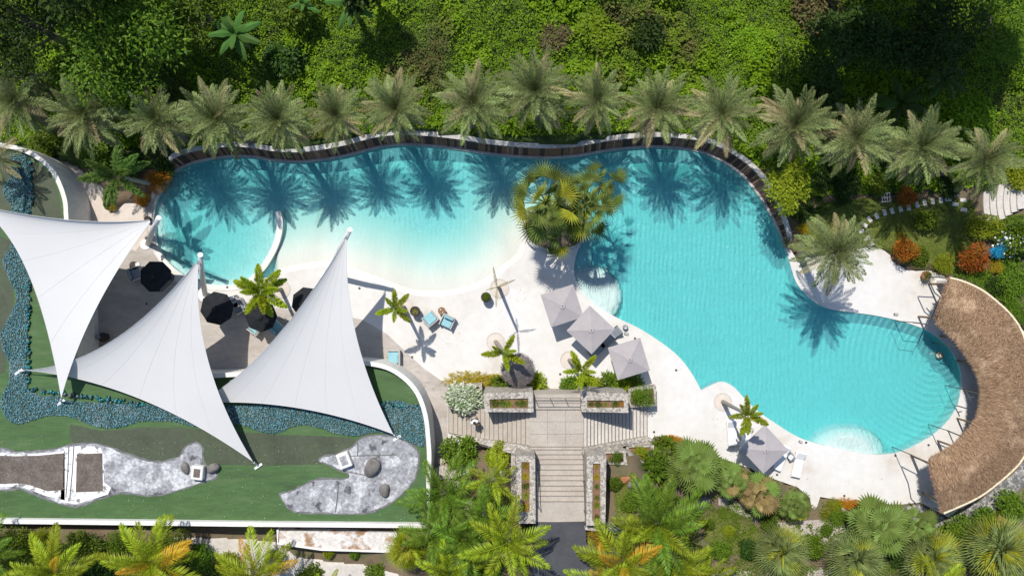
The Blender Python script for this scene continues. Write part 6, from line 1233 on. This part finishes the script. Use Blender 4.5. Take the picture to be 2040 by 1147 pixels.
p = P(1872, 949, 3.35); q = P(1886, 952, 3.5); o = MB().box((0, 0, 0), (1.05, .17, .06), R(-8), 0, bev=.01).build('plank', 'slat_wood'); o.location = P(1869, 951, 3.25); o.rotation_euler = (0, R(-9), 0); tag(o, 'dark reddish plank lying on the lower end of the thatched roof', 'plank')
for bars, lb in (([((1818, 642), (1849, 646)), ((1849, 646), (1873, 592)), ((1846, 655), (1869, 600)), ((1873, 592), (1862, 583)), ((1862, 583), (1848, 553)), ((1848, 551), (1884, 553)), ((1866, 575), (1878, 590))], 'dark steel frame at the top end of the thatched roof'), ([((1895, 688), (1925, 699))], 'dark steel bar jutting from the roof near the swimmer'), ([((1922, 776), (1957, 786)), ((1924, 777), (1935, 800)), ((1931, 792), (1940, 790))], 'dark steel frame jutting from the middle of the roof over the deck'), ([((1887, 857), (1921, 871)), ((1889, 858), (1901, 886))], 'dark steel frame jutting from the roof above the lower pool bend'), ([((1812, 904), (1847, 922)), ((1814, 907), (1828, 940)), ((1828, 940), (1834, 972)), ((1834, 972), (1846, 984)), ((1829, 980), (1838, 990)), ((1834, 998), (1872, 1016))], 'dark steel frame at the lower end of the thatched roof')):
    z = 2.45; b0 = P(*bars[0][0], z); t = thing('steel_frame', lb, 'frame', (b0.x, b0.y, 0), 0, 'steel frames round the thatched roof'); inv = Vector((b0.x, b0.y, 0))
    for a, b in bars: MB().tube([P(*a, z) - inv, P(*b, z) - inv], .042, 6).build('bar', 'dark_steel', t)
    MB().tube([(0, 0, 0), (0, 0, z)], .03, 6).build('post', 'dark_steel', t)

# ================================================================== PEOPLE
def body(name, joints, edges, radii, m, parent, root=0, sub=2):
    me = bpy.data.meshes.new(name); me.from_pydata(joints, edges, []); me.update(); me.materials.append(MATS[m])
    o = bpy.data.objects.new(name, me); COL.objects.link(o); o.parent = parent
    md = o.modifiers.new('skin', 'SKIN'); md.use_smooth_shade = True
    for i, sv in enumerate(me.skin_vertices[0].data): sv.radius = (radii[i],) * 2 if not isinstance(radii[i], tuple) else radii[i]; sv.use_root = (i == root)
    s = o.modifiers.new('subsurf', 'SUBSURF'); s.levels = sub; s.render_levels = sub
    return o
def head(t, c, m, r=.105):
    bm = bmesh.new(); bmesh.ops.create_uvsphere(bm, u_segments=16, v_segments=12, radius=1)
    for v in bm.verts:
        q = v.co; v.co = Vector((q.x * .82, q.y * .95 + (.14 if q.y > .86 and abs(q.z) < .25 else 0), q.z * 1.18 * (1 if q.z > 0 else (1 - .12 * abs(q.y)))))
    me = bpy.data.meshes.new('head'); bm.to_mesh(me); bm.free(); me.polygons.foreach_set('use_smooth', [True] * len(me.polygons))
    return link('head', me, m, t, c, None, r)
# walker on the left stair flight
zst = ZL * 7 / 19
p = P(946, 838, zst + .9); per = thing('person', 'person in white shirt with a tan bag walking on the left stair flight', 'person', (p.x, p.y, zst), R(200))
J = [(0, 0, .95), (0, .02, 1.2), (0, .02, 1.42), (0, .03, 1.5), (.1, 0, .9), (.11, .12, .5), (.11, .08, .08), (.11, .2, .04), (-.1, 0, .9), (-.11, -.06, .5), (-.11, -.2, .1), (-.11, -.1, .04), (.19, .02, 1.4), (.25, -.08, 1.15), (.24, .08, .95), (-.19, .02, 1.4), (-.25, .08, 1.15), (-.22, .28, 1.05)]
E = [(0, 1), (1, 2), (2, 3), (0, 4), (4, 5), (5, 6), (6, 7), (0, 8), (8, 9), (9, 10), (10, 11), (2, 12), (12, 13), (13, 14), (2, 15), (15, 16), (16, 17)]
body('body', J, E, [.14, .13, .15, .055, .09, .06, .042, .035, .09, .06, .042, .035, .06, .045, .032, .06, .045, .032], 'skin', per)
body('shirt', [(0, 0, .92), (0, .02, 1.2), (0, .02, 1.4), (.19, .02, 1.4), (.25, -.06, 1.17), (-.19, .02, 1.4), (-.25, .06, 1.17)], [(0, 1), (1, 2), (2, 3), (3, 4), (2, 5), (5, 6)], [.2, .185, .185, .09, .085, .09, .085], 'white_shirt', per)
body('shorts', [(0, 0, .95), (.1, 0, .88), (.11, .08, .62), (-.1, 0, .88), (-.11, -.04, .62)], [(0, 1), (1, 2), (0, 3), (3, 4)], [.165, .12, .105, .12, .105], 'brown_shorts', per)
head(per, (0, .05, 1.63), 'skin'); link('hair', bpy.data.objects[[o.name for o in per.children if o.name.startswith('head')][0]].data, 'dark_hair', per, (0, .015, 1.66), None, .113)
t = thing('shoulder_bag', 'tan shoulder bag carried by the person on the stairs', 'bag', (p.x + .2, p.y - .22, zst + .75), R(200)); MB().box((0, 0, .14), (.34, .14, .3), bev=.04).build('body', 'tan_bag', t); MB().tube([(-.14, 0, .28), (-.1, 0, .5), (.1, 0, .5), (.14, 0, .28)], .014, 5).build('strap', 'tan_bag', t)
# swimmer with straw hat
p = P(1869, 706, 0); sw = thing('person', 'swimmer in black swimsuit and straw hat near the right pool edge', 'person', (p.x, p.y, -1.28), R(150))
J = [(0, 0, .72), (0, .02, .97), (0, .02, 1.15), (0, .03, 1.24), (.1, 0, .66), (.13, .06, .36), (.13, 0, .04), (-.1, 0, .66), (-.13, .06, .36), (-.13, 0, .04), (.19, .02, 1.14), (.36, .12, 1.1), (.46, .3, 1.13), (-.19, .02, 1.14), (-.36, .12, 1.1), (-.46, .3, 1.13)]
E = [(0, 1), (1, 2), (2, 3), (0, 4), (4, 5), (5, 6), (0, 7), (7, 8), (8, 9), (2, 10), (10, 11), (11, 12), (2, 13), (13, 14), (14, 15)]
body('body', J, E, [.14, .13, .15, .055, .09, .06, .04, .09, .06, .04, .06, .045, .032, .06, .045, .032], 'skin', sw)
body('swimsuit', [(0, 0, .66), (0, .02, .97), (0, .02, 1.17)], [(0, 1), (1, 2)], [.165, .15, .17], 'black_swimsuit', sw)
head(sw, (0, .05, 1.38), 'skin'); link('hair', bpy.data.objects[[o.name for o in sw.children if o.name.startswith('head')][0]].data, 'dark_hair', sw, (0, -.03, 1.37), None, .118)
p2 = sw.location + Vector((.04, -.06, 1.43)); t = thing('straw_hat', 'pale straw hat on the swimmer', 'hat', p2); MB().lathe([(.25, -.01), (.26, .0), (.14, .03), (.125, .1), (.09, .125), (.01, .13)], (0, 0, 0), 20).build('hat', 'straw', t, True)
